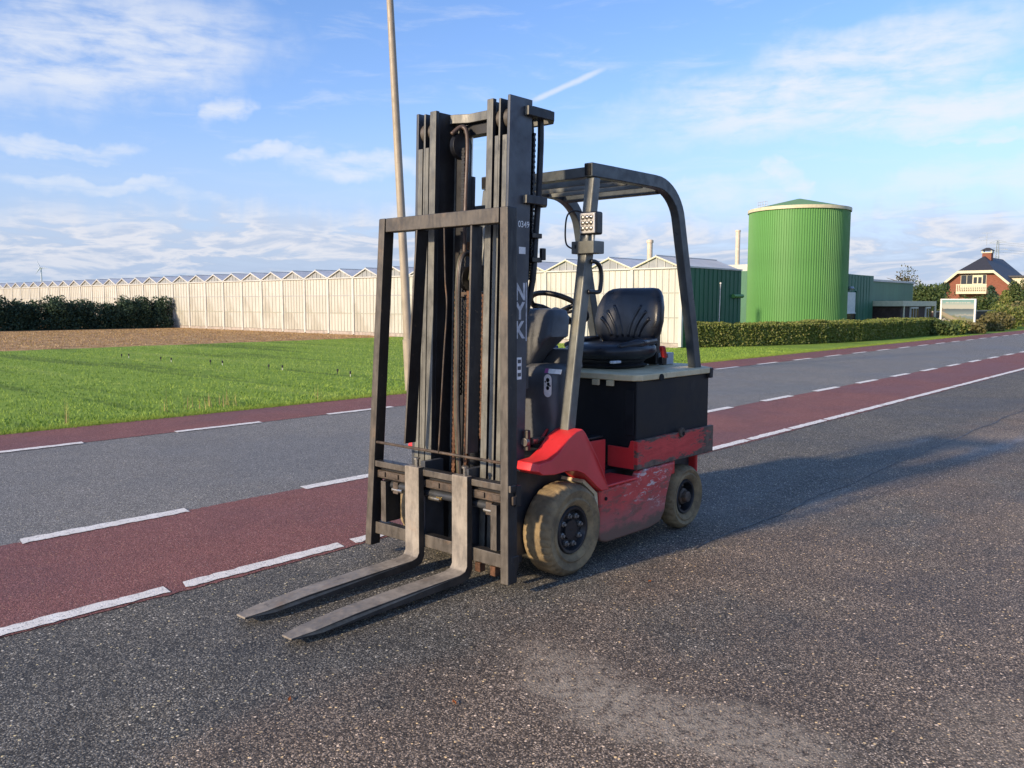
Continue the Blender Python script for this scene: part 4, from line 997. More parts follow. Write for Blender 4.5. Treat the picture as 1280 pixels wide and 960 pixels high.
# yokes behind the mast (arms out of each flank plus rear tube)
for (zc, xr, t) in ((2.315, 3.375, 0.046), (1.89, 3.335, 0.042), (0.55, 3.27, 0.05)):
    m = MB(); pts = [(3.13, 2.758), (xr-.05, 2.758), (xr, 2.80), (xr, my(2.80)), (xr-.05, my(2.758)), (3.13, my(2.758))]
    rings = []
    for i, (x, y) in enumerate(pts):
        a = pts[max(0, i-1)]; b = pts[min(5, i+1)]; tv = Vector((b[0]-a[0], b[1]-a[1])).normalized(); nn = Vector((-tv.y, tv.x))*0.014
        rings.append([(x+nn.x, y+nn.y, zc-t/2), (x-nn.x, y-nn.y, zc-t/2), (x-nn.x, y-nn.y, zc+t/2), (x+nn.x, y+nn.y, zc+t/2)])
    fbuild(m.loft(rings).map(tl), 'mast_yoke', 'mast_paint', bevel=0.004)
# top plate of the yoke
fbuild(MB().prism([(3.20, 2.776), (3.34, 2.776), (3.372, 2.81), (3.372, my(2.81)), (3.34, my(2.776)), (3.30, my(2.80)), (3.30, 2.83), (3.20, 2.83)], 'z', 2.338, 2.350).map(tl), 'yoke_plate', 'mast_paint', bevel=0.002)
# lower cross plates between the rails
fbuild(MB().box(3.165, 3.185, 2.942, my(2.942), 0.13, 0.46).map(tl), 'mast_crossmember', 'mast_side')
fbuild(MB().box(3.195, 3.23, 2.79, my(2.79), 0.95, 1.06).map(tl), 'mast_crossmember', 'dark_paint')
# lift cylinders behind the rails
def cyl(Y, far):
    fbuild(MB().lathe([(0.036, 0.12), (0.036, 2.05)], 'z', (3.225, Y(2.972) if far else 2.885, 0), 20).map(tl), 'lift_cylinder', 'greasy_black', bevel=0, smooth='auto')
    fbuild(MB().lathe([(0.02, 2.05), (0.02, 2.30)], 'z', (3.225, Y(2.972) if far else 2.885, 0), 16).map(tl), 'piston_rod', 'bare_steel', bevel=0, smooth='auto')
both(cyl)
# central free-lift cylinder with pulley head
fbuild(MB().lathe([(0.042, 0.15), (0.042, 1.36), (0.048, 1.361), (0.048, 1.40)], 'z', (3.125, YC-.02, 0), 24).map(tl), 'free_lift_cylinder', 'dark_paint', bevel=0, smooth='auto')
fbuild(MB().lathe([(0.024, 1.40), (0.024, 1.58)], 'z', (3.125, YC-.02, 0), 20).map(tl), 'free_lift_rod', 'bare_steel', bevel=0, smooth='auto')
for (yy, zz, rr, nm) in ((YC-0.062, 1.51, 0.066, 'chain_pulley'), (YC+0.022, 1.51, 0.066, 'chain_pulley'), (3.205, 2.195, 0.068, 'hose_pulley')):
    m = MB().lathe([(0.015, -0.014), (rr, -0.014), (rr-.012, -0.004), (rr-.012, 0.004), (rr, 0.014), (0.015, 0.014)], 'y', (3.13, yy, zz), 28).map(tl)
    fbuild(m, nm, 'greasy_black', bevel=0, smooth='auto')
fbuild(MB().box(3.10, 3.15, YC-0.10, YC+0.10, 1.415, 1.44).map(tl), 'pulley_bracket', 'rusty_steel')
# chains: alternating link plates
def chain(name, x, y, z0, z1, mat='chain_rust'):
    m = MB(); z = z0; i = 0
    while z < z1:
        wv = 0.012 if i % 2 else 0.0085
        m.box(x-0.007, x+0.007, y-wv, y+wv, z, z+0.0125); z += 0.0135; i += 1
    m.map(tl); return fbuild(m, name, mat, bevel=0)
chain('lift_chain', 3.045, YC+0.025, 0.42, 1.44); chain('lift_chain', 3.045, YC-0.062, 0.42, 1.44)
chain('lift_chain', 3.12, 3.172, 0.9, 2.17, 'hose_rubber')
fbuild(MB().box(3.15, 3.185, 3.178, 3.262, 0.45, 2.19).map(tl), 'hose_guide', 'greasy_black')
chain('lift_chain', 3.06, 2.950, 0.7, 1.42, 'chain_rust')
# hoses
def hose(pts, r, mat, name='hose', n=8):
    P = [Vector(p) for p in pts]; out = []
    for i in range(len(P)-1):
        p0 = P[max(0, i-1)]; p1 = P[i]; p2 = P[i+1]; p3 = P[min(len(P)-1, i+2)]
        for k in range(6):
            t = k/6; out.append(0.5*((2*p1)+(p2-p0)*t+(2*p0-5*p1+4*p2-p3)*t*t+(3*p1-p0-3*p2+p3)*t**3))
    out.append(P[-1]); m = MB().tube(out, r, n); return fbuild(m, name, mat, bevel=0, smooth=True)
hose([(3.14, 3.215, 2.25), (3.19, 3.19, 2.29), (3.19, 3.15, 2.22), (3.14, 3.115, 1.9), (3.12, 3.105, 1.62)], 0.011, 'hose_brown')
hose([(3.16, 3.225, 2.25), (3.21, 3.2, 2.30), (3.21, 3.165, 2.22), (3.16, 3.13, 1.9), (3.14, 3.12, 1.62)], 0.009, 'hose_rubber')
for k, (dy, mt) in enumerate(((-0.012, 'hose_olive'), (-0.032, 'hose_rubber'), (-0.022, 'hose_brown'))):
    hose([(3.15, YC+dy+.005, 1.50), (3.16, YC+dy, 1.61), (3.09, YC+dy, 1.63), (3.055, YC+dy, 1.52), (3.05, YC+dy+.005, 1.2), (3.05, YC+dy+.01, 0.8), (3.06, YC+dy, 0.45)], 0.009, mt)
fbuild(MB().box(3.12, 3.16, YC-.03, YC+.05, 1.66, 1.70).map(tl), 'hose_clamp', 'chain_rust')
fbuild(MB().lathe([(0.010, 1.58), (0.010, 1.74)], 'z', (3.15, YC-.01, 0), 10).map(tl), 'anchor_rod', 'chain_rust', bevel=0, smooth='auto')
hose([(3.27, 2.80, 2.30), (3.345, 2.80, 2.32), (3.36, 2.80, 2.22), (3.345, 2.80, 1.95), (3.32, 2.80, 1.7), (3.30, 2.80, 1.5), (3.26, 2.82, 1.3)], 0.016, 'hose_rubber')
hose([(3.25, 2.83, 2.28), (3.315, 2.83, 2.29), (3.325, 2.83, 2.18), (3.315, 2.83, 1.95), (3.30, 2.83, 1.7), (3.285, 2.83, 1.5), (3.25, 2.85, 1.3)], 0.012, 'hose_rubber')
chain('lift_chain', 3.245, 2.81, 1.5, 2.22, 'hose_rubber')
for zz in (1.60, 1.72): fbuild(MB().box(3.27, 3.345, 2.775, 2.83, zz-.012, zz+.012), 'hose_clamp', 'black_plastic')
# rubber ear on the hose clamp
fbuild(MB().box(3.34, 3.37, 2.77, 2.79, 1.60, 1.66), 'hose_clamp', 'black_plastic')

# ---- carriage, load backrest, forks
fbuild(MB().box(2.935, 2.97, 2.585, my(2.585), 0.430, 0.530), 'carriage_back', 'greasy_black')
cr = fbuild(MB().box(2.912, 2.934, 2.585, my(2.585), 0.440, 0.482), 'carriage_bar', 'rusty_steel', bevel=0.005)
fbuild(MB().box(2.905, 2.955, 2.585, my(2.585), 0.128, 0.196), 'carriage_bar', 'worn_sunlit_black', bevel=0.005)
fbuild(MB().box(2.895, 2.9345, 2.585, my(2.585), 0.502, 0.537), 'carriage_lip', 'worn_sunlit_black', cr, bevel=0.005)
for i in range(9):
    yy = 2.66 + i*0.105; fbuild(MB().box(2.903, 2.9115, yy, yy+0.05, 0.452, 0.478), 'latch_notch', 'rusty_steel', cr, bevel=0.002)
for Yv in (2.70, my(2.70)):
    fbuild(MB().box(2.900, 3.00, Yv-0.02, Yv+0.02, 0.2065, 0.429), 'carriage_plate', 'worn_sunlit_black')
    fbuild(MB().prism([(2.956, .206), (3.01, .206), (3.01, .43), (2.985, .43), (2.978, .34)], 'y', Yv-.016, Yv+.016), 'carriage_gusset', 'greasy_black')
for Yv in (2.945, my(2.945)):
    fbuild(MB().box(2.966, 3.10, Yv-0.016, Yv+0.016, 0.10, 0.56), 'carriage_plate', 'mast_side')
    fbuild(MB().lathe([(0.015, -0.02), (0.048, -0.02), (0.048, 0.02), (0.015, 0.02)], 'y', (3.09, Yv-0.035 if Yv < YC else Yv+0.035, 0.48), 24), 'carriage_roller', 'worn_sunlit_black', bevel=0, smooth='auto')
fbuild(MB().tube([(2.95, 2.66, 0.405), (2.95, my(2.66), 0.405)], 0.022, 14), 'side_shift_cylinder', 'dark_paint', bevel=0, smooth='auto')
for yy in (2.74, 3.13, 3.42): fbuild(MB().tube([(2.935, yy-0.03, 0.385), (2.935, yy+0.05, 0.385)], 0.012, 12), 'side_shift_rod', 'bare_steel', bevel=0, smooth='auto')
fbuild(MB().box(2.925, 2.945, YC-.02, YC+.02, 0.385, 0.40), 'grease_fitting', 'brass')
for yy in (2.755, 3.44): fbuild(MB().box(2.925, 2.965, yy-.02, yy+.02, 0.365, 0.429), 'cylinder_mount', 'rusty_steel')
for yy in (2.70, 2.80): fbuild(MB().box(2.912, 2.95, yy, yy+.035, 0.075, 0.122), 'lower_hook', 'chain_rust')
# load backrest: tapered frame leaning with the mast
def lb(t, y0, y1): return y0 + (y1-y0)*t
lbk = None
def post(Yb, Yt, nm='backrest_post'):
    m = MB(); zb, zt = 0.065, 1.825
    rings = []
    for t in (0, 1):
        z = zb+(zt-zb)*t; yy = lb(t, Yb, Yt); xx = 2.873 + TILT*z
        rings.append([(xx, yy-.025, z), (xx+.068, yy-.025, z), (xx+.068, yy+.025, z), (xx, yy+.025, z)])
    return m.loft(rings)
lbk = fbuild(post(2.609, 2.662), 'load_backrest', 'worn_sunlit_black', bevel=0.006, seg=3)
fbuild(post(3.617, 3.528), 'backrest_post', 'worn_sunlit_black', lbk, bevel=0.006)
m = MB(); rings = []
for yy in (2.692, 3.498): rings.append([(2.873+TILT*1.75, yy, 1.752), (2.94+TILT*1.75, yy, 1.752), (2.94+TILT*1.82, yy, 1.824), (2.873+TILT*1.82, yy, 1.824)])
fbuild(m.loft(rings), 'backrest_top_bar', 'worn_sunlit_black', lbk, bevel=0.005)
for (yb, yt) in ((3.325, 3.255), (2.872, 2.868)):
    m = MB(); rings = []
    for z, yy in ((0.655, yb), (1.751, yt)):
        xx = 2.873+TILT*z; rings.append([(xx, yy-.006, z), (xx+.075, yy-.006, z), (xx+.075, yy+.006, z), (xx, yy+.006, z)])
    fbuild(m.loft(rings), 'backrest_bar', 'worn_sunlit_black', lbk, bevel=0.002)
fbuild(MB().tube([(2.905, 2.638, 0.636), (2.905, 3.59, 0.636)], 0.0075, 8), 'backrest_rod', 'rusty_steel', lbk, bevel=0, smooth=True)
hose([(2.93, 3.055, 1.75), (2.925, 3.045, 1.5), (2.92, 3.03, 1.36), (2.915, 3.05, 1.1), (2.90, 3.075, 0.63)], 0.0042, 'rusty_steel', 'backrest_wire', 6)
# forks
def fork(y0, y1, xt):
    yc = (y0+y1)/2
    m = MB(); prof = [(2.905, 0.548), (2.868, 0.548), (2.866, 0.105), (2.852, 0.083), (2.820, 0.074), (2.55, 0.070), (2.2, 0.060), (xt+.10, 0.044), (xt, 0.036),
                      (xt, 0.026), (xt+.14, 0.022), (2.3, 0.022), (2.6, 0.026), (2.84, 0.030), (2.886, 0.046), (2.905, 0.085)]
    rings = []
    n = len(prof)
    m.prism(prof, 'y', y0, y1)
    def nar(x, y, z):
        if x < xt+0.16: 
            t = min(1, (xt+0.16-x)/0.16); y = yc + (y-yc)*(1-0.36*t*t)
        return (x, y, z)
    # finer tip
    m = MB(); S = [(2.905, None)]
    m = MB()
    top = [p for p in prof[1:9]]; bot = prof[9:]
    m.prism(prof, 'y', y0, y1); m.map(nar)
    f = fbuild(m, 'fork', 'fork_steel', bevel=0.004)
    fbuild(MB().lathe([(0.009, 0.548), (0.009, 0.585), (0.017, 0.586), (0.017, 0.594), (0.012, 0.597)], 'z', (2.887, yc-.02, 0), 14), 'locking_pin', 'bare_steel', f, bevel=0, smooth='auto')
    return f
fork(2.843, 2.950, 1.880); fork(3.190, 3.297, 1.880)

# ---- wheels
def wheel(cx, cz, R, y_out, width, rim_r, far, nlug, nuts, deep):
    s = 1 if not far else -1
    cy = y_out
    def yy(t): return s*t
    we = bpy.data.objects.new('wheel', None)
    prof_t = [(rim_r, 0.030), (rim_r+0.02, 0.010), (rim_r+.035, 0.004), (rim_r+.045, 0.010), (R*0.80, 0.004), (R*0.86, 0.001), (R*0.90, 0.006), (R*0.965, 0.022), (R, 0.040), (R*1.003, 0.055), (R*1.005, width*0.5), (R*1.003, width-0.055), (R, width-0.04), (R*0.965, width-.022), (R*0.9, width-.006), (rim_r+.02, width-.01), (rim_r, width-.03)]
    m = MB().lathe([(r, yy(t)) for r, t in prof_t], 'y', (cx, cy, cz), 180, caps=False)
    # worn lugs: scallop the shoulder
    def lug(x, y, z):
        dx, dz = x-cx, z-cz; r = math.hypot(dx, dz); a = math.atan2(dz, dx)
        if r > R*0.94:
            tt = abs(y-cy); wv = 1.0 if (tt < 0.045 or tt > width-0.045) else 0.12
            k = 1 - 0.034*wv*max(0.0, math.sin(a*nlug + (y-cy)*25))**2; k2 = 1 + 0.006*math.sin(a*3+1); dx *= k*k2; dz *= k*k2
            return (cx+dx, y, max(cz+dz, 0.0))
        return (x, y, z)
    m.map(lug)
    rimm = MB().lathe([(rim_r+.004, yy(0.028)), (rim_r-.004, yy(0.018)), (rim_r-.016, yy(0.020)), (rim_r-.022, yy(0.034)), (rim_r-.028, yy(deep)), (rim_r*0.42, yy(deep+.004)), (rim_r*0.40, yy(deep-.012)), (0.004, yy(deep-.012))], 'y', (cx, cy, cz), 48, caps=False)
    rim = fbuild(rimm, 'wheel', 'rim_black', bevel=0, smooth='auto')
    fbuild(m, 'tyre', 'tyre_rubber', rim, bevel=0, smooth='auto')
    fbuild(MB().lathe([(rim_r, yy(width-.03)), (0.004, yy(width-.03))], 'y', (cx, cy, cz), 32, caps=False), 'inner_disc', 'black_hole', rim, bevel=0)
    for k in range(nuts):
        a = 2*math.pi*(k+.3)/nuts; rr = rim_r*0.62
        nx, nz = cx+rr*math.cos(a), cz+rr*math.sin(a)
        fbuild(MB().lathe([(0.015, yy(deep+.002)), (0.015, yy(deep-.014)), (0.009, yy(deep-.018)), (0.008, yy(deep-.026))], 'y', (nx, cy, nz), 6), 'wheel_nut', 'nut_steel', rim, bevel=0)
        b2 = a + math.pi/nuts; 
        fbuild(MB().lathe([(0.010, yy(deep-.0005)), (0.010, yy(deep-.0015))], 'y', (cx+rim_r*.8*math.cos(b2), cy, cz+rim_r*.8*math.sin(b2)), 8), 'vent_hole', 'black_hole', rim, bevel=0)
    return rim
wheel(3.370, 0.234, 0.236, 2.562, 0.180, 0.122, False, 34, 8, 0.045)
wheel(3.340, 0.234, 0.236, my(2.555), 0.180, 0.122, True, 30, 8, 0.045)
rw = wheel(4.572, 0.195, 0.197, 2.612, 0.125, 0.105, False, 26, 6, 0.075)
fbuild(MB().lathe([(0.055, 0.075), (0.050, 0.035), (0.036, 0.028), (0.034, 0.006), (0.028, 0.0), (0.002, 0.0)], 'y', (4.572, 2.612, 0.195), 24, caps=False), 'hub_cap', 'rusty_steel', rw, bevel=0, smooth='auto')
wheel(4.572, 0.195, 0.197, my(2.612), 0.125, 0.105, True, 26, 6, 0.075)
fbuild(MB().tube([(4.572, 2.75, 0.2), (4.572, my(2.75), 0.2)], 0.045, 14), 'rear_axle', 'dark_paint', bevel=0, smooth='auto')
fbuild(MB().box(3.26, 3.44, 2.76, my(2.76), 0.12, 0.33), 'front_axle', 'dark_paint', bevel=0.02)

# ---- body: fenders, steps, flanks
def flank(Y, far):
    def ys(a, b): return sorted((Y(a), Y(b)))
    # fender
    poly = [(3.085, .575), (3.11, .556), (3.2, .545), (3.30, .548), (3.38, .538), (3.44, .515), (3.50, .472), (3.555, .428), (3.60, .398), (3.665, .398), (3.612, .50), (3.545, .625), (3.490, .722), (3.470, .740), (3.415, .732),
            (3.345, .705), (3.26, .648), (3.19, .618), (3.10, .612)]
    m = MB(); n = len(poly); rings = []
    for t, ins in ((0.0, 0.010), (0.010, 0.0), (0.14, 0.0), (0.145, 0.004)):
        cxp, czp = 3.38, .58
        rings.append([(x + (0.1 if far else 0) + (cxp-x)*ins*1.2, Y(2.568 + t + max(0, z-.54)*0.17), z + (czp-z)*ins*1.2) for x, z in poly])
    m.loft(rings); fbuild(m, 'fender', 'red_paint', bevel=0.006, seg=2)
    # wheel well behind
    a, b = ys(2.745, 2.765); fbuild(MB().prism([(3.10, .33), (3.12, .55), (3.4, .53), (3.58, .40), (3.62, .12), (3.10, .12)], 'y', a, b), 'wheel_well', 'dark_paint', bevel=0)
    a, b = ys(2.60, 2.76); fbuild(MB().prism([(3.47, .46), (3.485, .475), (3.60, .385), (3.622, .2), (3.60, .2), (3.575, .38)], 'y', a, b), 'wheel_well_rear', 'cover_tan' if not far else 'dark_paint', bevel=0.002)
    # step plate with a folded lip
    a, b = ys(2.578, 2.79); fbuild(MB().box(3.615, 3.955, a, b, .405, .420), 'step_plate', 'red_paint', bevel=0.006)
    # riser beside the step and inner footwell
    a, b = ys(2.742, 2.757); fbuild(MB().prism([(3.60, .421), (3.87, .421), (3.87, .625), (3.515, .632)], 'y', a, b), 'step_riser', 'red_paint', bevel=0.004)
    a, b = ys(2.758, 2.90); fbuild(MB().box(3.50, 3.87, a, b, .633, .645), 'floor_edge', 'black_plastic', bevel=0.004)
    # flank panel
    poly = [(3.612, .398), (3.612, .30), (3.603, .15), (3.622, .118), (3.68, .100), (4.10, .095), (4.215, .112), (4.262, .165), (4.285, .26), (4.325, .35), (4.372, .448), (4.0, .448), (3.96, .402)]
    a, b = ys(2.590, 2.640); fbuild(MB().prism(poly, 'y', a, b), 'flank_panel', 'red_worn', bevel=0.014, seg=3)
    a, b = ys(2.583, 2.590)
    for (bx_, bz_) in ((3.66, .345),): fbuild(MB().lathe([(0.010, 0), (0.010, 0.006)], 'y', (bx_, a, bz_), 10), 'bolt', 'black_hole', bevel=0)
    # tray side
    a, b = ys(2.595, 2.622); fbuild(MB().prism([(3.972, .452), (4.835, .452), (4.835, .617), (3.972, .617)], 'y', a, b), 'battery_tray_side', 'tray_paint', bevel=0.004)
    # bracket that carries the tray above the rear wheel
    a, b = ys(2.635, 2.70); fbuild(MB().box(4.40, 4.44, a, b, .36, .452), 'tray_bracket', 'red_paint', bevel=0.003)
both(flank)
# tray front with cut corner
fbuild(MB().prism([(2.622, .452), (2.622, .613), (2.645, .613), (2.660, .570), (2.80, .572), (2.80, .452)], 'x', 3.972, 3.990), 'battery_tray_front', 'red_paint', bevel=0.003)
fbuild(MB().prism([(my(2.622), .452), (my(2.622), .613), (my(2.645), .613), (my(2.660), .570), (my(2.80), .572), (my(2.80), .452)], 'x', 3.972, 3.990), 'battery_tray_front', 'red_paint', bevel=0.003)
fbuild(MB().box(3.99, 4.83, 2.622, my(2.622), .44, .455), 'battery_tray_floor', 'dark_paint')
m = MB().lathe([(0.03, 0), (0.03, 0.016)], 'y', (4.44, 2.583, .615), 12); fbuild(m, 'tray_catch', 'rusty_steel', bevel=0.004)
fbuild(MB().lathe([(0.012, 0), (0.012, 0.004)], 'y', (4.447, 2.580, .607), 10), 'catch_hole', 'black_hole', bevel=0)
# battery box
fbuild(MB().box(4.0, 4.815, 2.625, my(2.625), .457, .945), 'battery_box', 'battery_black', bevel=0.006)
for (xa, xb) in ((3.998, 4.01),): fbuild(MB().box(xa-.006, xa, 2.64, 2.70, .64, .90), 'battery_edge', 'battery_black', bevel=0.003)
# hood / cover
fbuild(MB().prism([(3.965, 2.705), (3.985, 2.640), (4.03, 2.605), (4.82, 2.605), (4.86, 2.66), (5.02, 2.86), (5.02, my(2.86)), (4.86, my(2.66)), (4.82, my(2.605)), (4.03, my(2.605)), (3.985, my(2.640)), (3.965, my(2.705))], 'z', .948, .984), 'hood_cover', 'cover_tan', bevel=0.006, seg=3)
fbuild(MB().lathe([(0.022, 0), (0.022, 0.006)], 'y', (4.22, 2.599, .957), 16), 'hood_notch', 'black_hole', bevel=0)
fbuild(MB().box(4.79, 4.828, 2.600, 2.64, .918, .982), 'hood_hinge', 'greasy_black', bevel=0.006)
for yy in (2.76, 2.86): fbuild(MB().box(3.955, 3.975, yy, yy+.045, .915, .947), 'hood_latch', 'cover_tan', bevel=0.003)
# counterweight at the rear, chassis
fbuild(MB().prism([(4.837, 2.70), (4.90, 2.75), (5.0, 2.88), (5.0, my(2.88)), (4.90, my(2.75)), (4.837, my(2.70))], 'z', .25, .944), 'counterweight', 'red_paint', bevel=0.03, seg=3)
fbuild(MB().box(3.50, 4.84, 2.765, my(2.765), .12, .435), 'chassis', 'dark_paint', bevel=0.01)
fbuild(MB().box(3.22, 3.50, 2.78, my(2.78), .335, .60), 'front_frame', 'dark_paint', bevel=0.01)
fbuild(MB().box(3.44, 3.985, 2.79, my(2.79), .438, .455), 'floor_plate', 'black_plastic', bevel=0)
# little details between mast and fender
fbuild(MB().box(3.19, 3.215, 2.735, 2.765, .645, .75), 'tilt_bracket', 'worn_sunlit_black', bevel=0.006)
fbuild(MB().lathe([(0.022, -.012), (0.022, .012)], 'x', (3.19, 2.75, .69), 14), 'tilt_pin', 'nut_steel', bevel=0.003)
fbuild(MB().tube([(3.23, 2.75, .69), (3.42, 2.80, .67)], 0.018, 10), 'tilt_cylinder', 'bare_steel', bevel=0, smooth='auto')
fbuild(MB().tube([(3.36, 2.80, .66), (3.42, 2.80, .72), (3.52, 2.80, .73)], 0.008, 8), 'pedal_bar', 'red_plastic', bevel=0, smooth=True)

# ---- front cowl, steering column, wheel
def rrect(cx, cy, hx, hy, z, r=0.03, n=4):
    pts = []
    for (sx_, sy_, a0) in ((1, 1, 0), (-1, 1, 90), (-1, -1, 180), (1, -1, 270)):
        for k in range(n+1):
            a = rad(a0 + 90*k/n); pts.append((cx+sx_*(hx-r)+r*math.cos(a), cy+sy_*(hy-r)+r*math.sin(a), z))
    return pts
m = MB().loft([rrect(3.514, YC, .085, .345, .655, .03), rrect(3.512, YC, .092, .36, .80, .035), rrect(3.509, YC, .095, .352, .90, .05), rrect(3.514, YC, .095, .352, 1.01, .05), rrect(3.529, YC, .082, .34, 1.045, .05), rrect(3.544, YC, .06, .30, 1.06, .04)])
cowl = fbuild(m, 'front_cowl', 'cowl_plastic', bevel=0, smooth='auto', angle=50)
m = MB().loft([rrect(3.515, YC+.03, .060, .155, 1.03, .03), rrect(3.530, YC+.0, .072, .19, 1.12, .03), rrect(3.550, YC-.035, .090, .225, 1.195, .03), rrect(3.560, YC-.045, .094, .228, 1.205, .03), rrect(3.565, YC-.045, .094, .226, 1.222, .028), rrect(3.59, YC-.05, .092, .212, 1.31, .035), rrect(3.605, YC-.05, .080, .19, 1.345, .04), rrect(3.61, YC-.05, .06, .16, 1.355, .04)])
col_ = fbuild(m, 'column_shroud', 'cowl_plastic', bevel=0, smooth='auto', angle=50)
fbuild(MB().loft([rrect(3.66, 2.90, .06, .12, 1.03, .03), rrect(3.67, 2.90, .05, .11, 1.135, .03)]), 'dash_shelf', 'cowl_plastic', bevel=0.008)
fbuild(MB().tube([(3.70, YC-.03, 1.16), (3.70, YC-.03, 1.03)], 0.025, 10), 'tilt_lever', 'black_plastic', bevel=0, smooth='auto')
fbuild(MB().lathe([(0.018, 0), (0.022, .02), (.014, .05), (.004, .055)], 'z', (3.46, YC+.17, 1.28), 12), 'control_knob', 'black_plastic', bevel=0, smooth='auto')
swc = Vector((3.895, YC, 1.356)); swn = Vector((0.50, 0, 0.866)).normalized(); su = Vector((0, 1, 0)); sv = swn.cross(su)
m = MB().tube([swc + su*(0.172*math.cos(2*math.pi*k/40)) + sv*(0.172*math.sin(2*math.pi*k/40)) for k in range(40)], 0.0155, 10, closed=True)
sw = fbuild(m, 'steering_wheel', 'black_plastic', bevel=0, smooth=True)
for a in (15, 165, 270):
    d_ = su*math.cos(rad(a)) + sv*math.sin(rad(a)); c0 = swc - swn*0.035
    fbuild(MB().tube([c0 + d_*0.03, swc - swn*.01 + d_*0.10, swc + d_*0.165], 0.012, 8, rs=[.020, .016, .010]), 'spoke', 'black_plastic', sw, bevel=0, smooth=True)
fbuild(MB().tube([swc-swn*.16-Vector((.03, 0, 0)), swc-swn*.05, swc-swn*.03, swc-swn*.012], 0.045, 18, rs=[.05, .048, .046, .03]), 'steering_hub', 'black_plastic', sw, bevel=0, smooth=True)
fbuild(MB().tube([(3.66, YC-.10, 1.31), (3.74, YC-.20, 1.335), (3.76, YC-.24, 1.35)], 0.009, 8), 'direction_lever', 'black_plastic', bevel=0, smooth=True)
# small stickers on the cowl
def decal(name, corners, mat, parent=None): return MB().add(corners, [(0, 1, 2, 3)]).build(name, mat, parent or FK)

# ---- overhead guard
GY = 2.690; GYF = 3.430
def guard_path():
    pts = [(3.612, 2.072), (3.8, 2.074), (4.22, 2.076)]
    cx_, cz_, r_ = 4.24, 1.836, 0.24
    for k in range(1, 11):
        a = rad(90 - 80*k/10); pts.append((cx_+r_*1.18*math.cos(a), cz_+r_*math.sin(a)))
    pts += [(4.605, 1.55), (4.70, 1.2), (4.755, .965)]
    return pts
gd = fbuild(MB().beam(guard_path(), .055, .072, GY), 'overhead_guard', 'guard_paint', bevel=0.006, seg=3, angle=50)
fbuild(MB().beam(guard_path(), .055, .072, GYF), 'guard_side_beam', 'guard_paint', gd, bevel=0.006, seg=3, angle=50)
for yv in (GY, GYF): fbuild(MB().box(3.608, 3.6115, yv-.020, yv+.020, 2.044, 2.10), 'tube_end_hole', 'black_hole', gd, bevel=0)
fbuild(MB().box(3.645, 3.70, GY+.028, GYF-.028, 2.040, 2.095), 'roof_bar', 'guard_paint', gd, bevel=0.005)
for i in range(3):
    xx = 3.85 + i*0.155; fbuild(MB().box(xx, xx+.012, GY+.028, GYF-.028, 2.036, 2.086), 'roof_bar', 'post_paint', gd, bevel=0.002)
fbuild(MB().box(4.305, 4.36, GY+.028, GYF-.028, 2.02, 2.07), 'roof_bar', 'guard_paint', gd, bevel=0.005)
# front posts
def fpost(yv):
    rings = []
    for (x, z, dx) in ((3.418, .700, .064), (3.455, .95, .064), (3.52, 1.36, .066), (3.575, 1.70, .066), (3.625, 2.035, .060)):
        rings.append([(x, yv-.029, z), (x+dx, yv-.029, z), (x+dx, yv+.029, z), (x, yv+.029, z)])
    return MB().loft(rings)
fp = fbuild(fpost(GY), 'front_post', 'post_paint', bevel=0.008, seg=3)
fbuild(fpost(GYF), 'front_post', 'post_paint', bevel=0.008, seg=3)
# work lamp and box
lamp = fbuild(MB().box(3.565, 3.625, 2.600, 2.708, 1.735, 1.852), 'work_lamp', 'black_plastic', bevel=0.010, seg=3)
fbuild(MB().box(3.558, 3.566, 2.607, 2.701, 1.742, 1.845), 'lamp_lens', 'lamp_lens', lamp, bevel=0.006)
for i in range(3):
    for j in range(3):
        fbuild(MB().lathe([(0.0125, 0), (0.011, -.004), (0.004, -.006)], 'x', (3.557, 2.628+.026*i, 1.766+.028*j), 12), 'lamp_led', 'bare_steel', lamp, bevel=0, smooth=True)
for k in range(0): fbuild(MB().box(3.625, 3.640, 2.604, 2.704, 1.75+.026*k, 1.757+.026*k), 'cooling_fin', 'black_plastic', lamp, bevel=0.001)
fbuild(MB().tube([(3.585, 2.635, 1.70), (3.585, 2.635, 1.74)], .008, 8), 'lamp_foot', 'bare_steel', lamp, bevel=0)
fbuild(MB().tube([(3.585, 2.675, 1.70), (3.585, 2.675, 1.74)], .008, 8), 'lamp_foot', 'bare_steel', lamp, bevel=0)
fbuild(MB().box(3.545, 3.64, 2.602, 2.745, 1.638, 1.702), 'lamp_box', 'post_paint', bevel=0.004)
fbuild(MB().box(3.5435, 3.545, 2.715, 2.722, 1.665, 1.683), 'key_slot', 'black_hole', bevel=0)
hose([(3.60, 2.70, 1.848), (3.57, 2.74, 1.862), (3.55, 2.775, 1.84), (3.545, 2.785, 1.76), (3.55, 2.78, 1.69), (3.56, 2.745, 1.665)], .0045, 'black_plastic', 'lamp_cable')
hose([(3.60, 2.655, 1.60), (3.635, 2.65, 1.597), (3.672, 2.65, 1.57), (3.682, 2.65, 1.52), (3.675, 2.65, 1.46), (3.655, 2.65, 1.442), (3.575, 2.655, 1.443)], .0115, 'black_plastic', 'grab_handle')

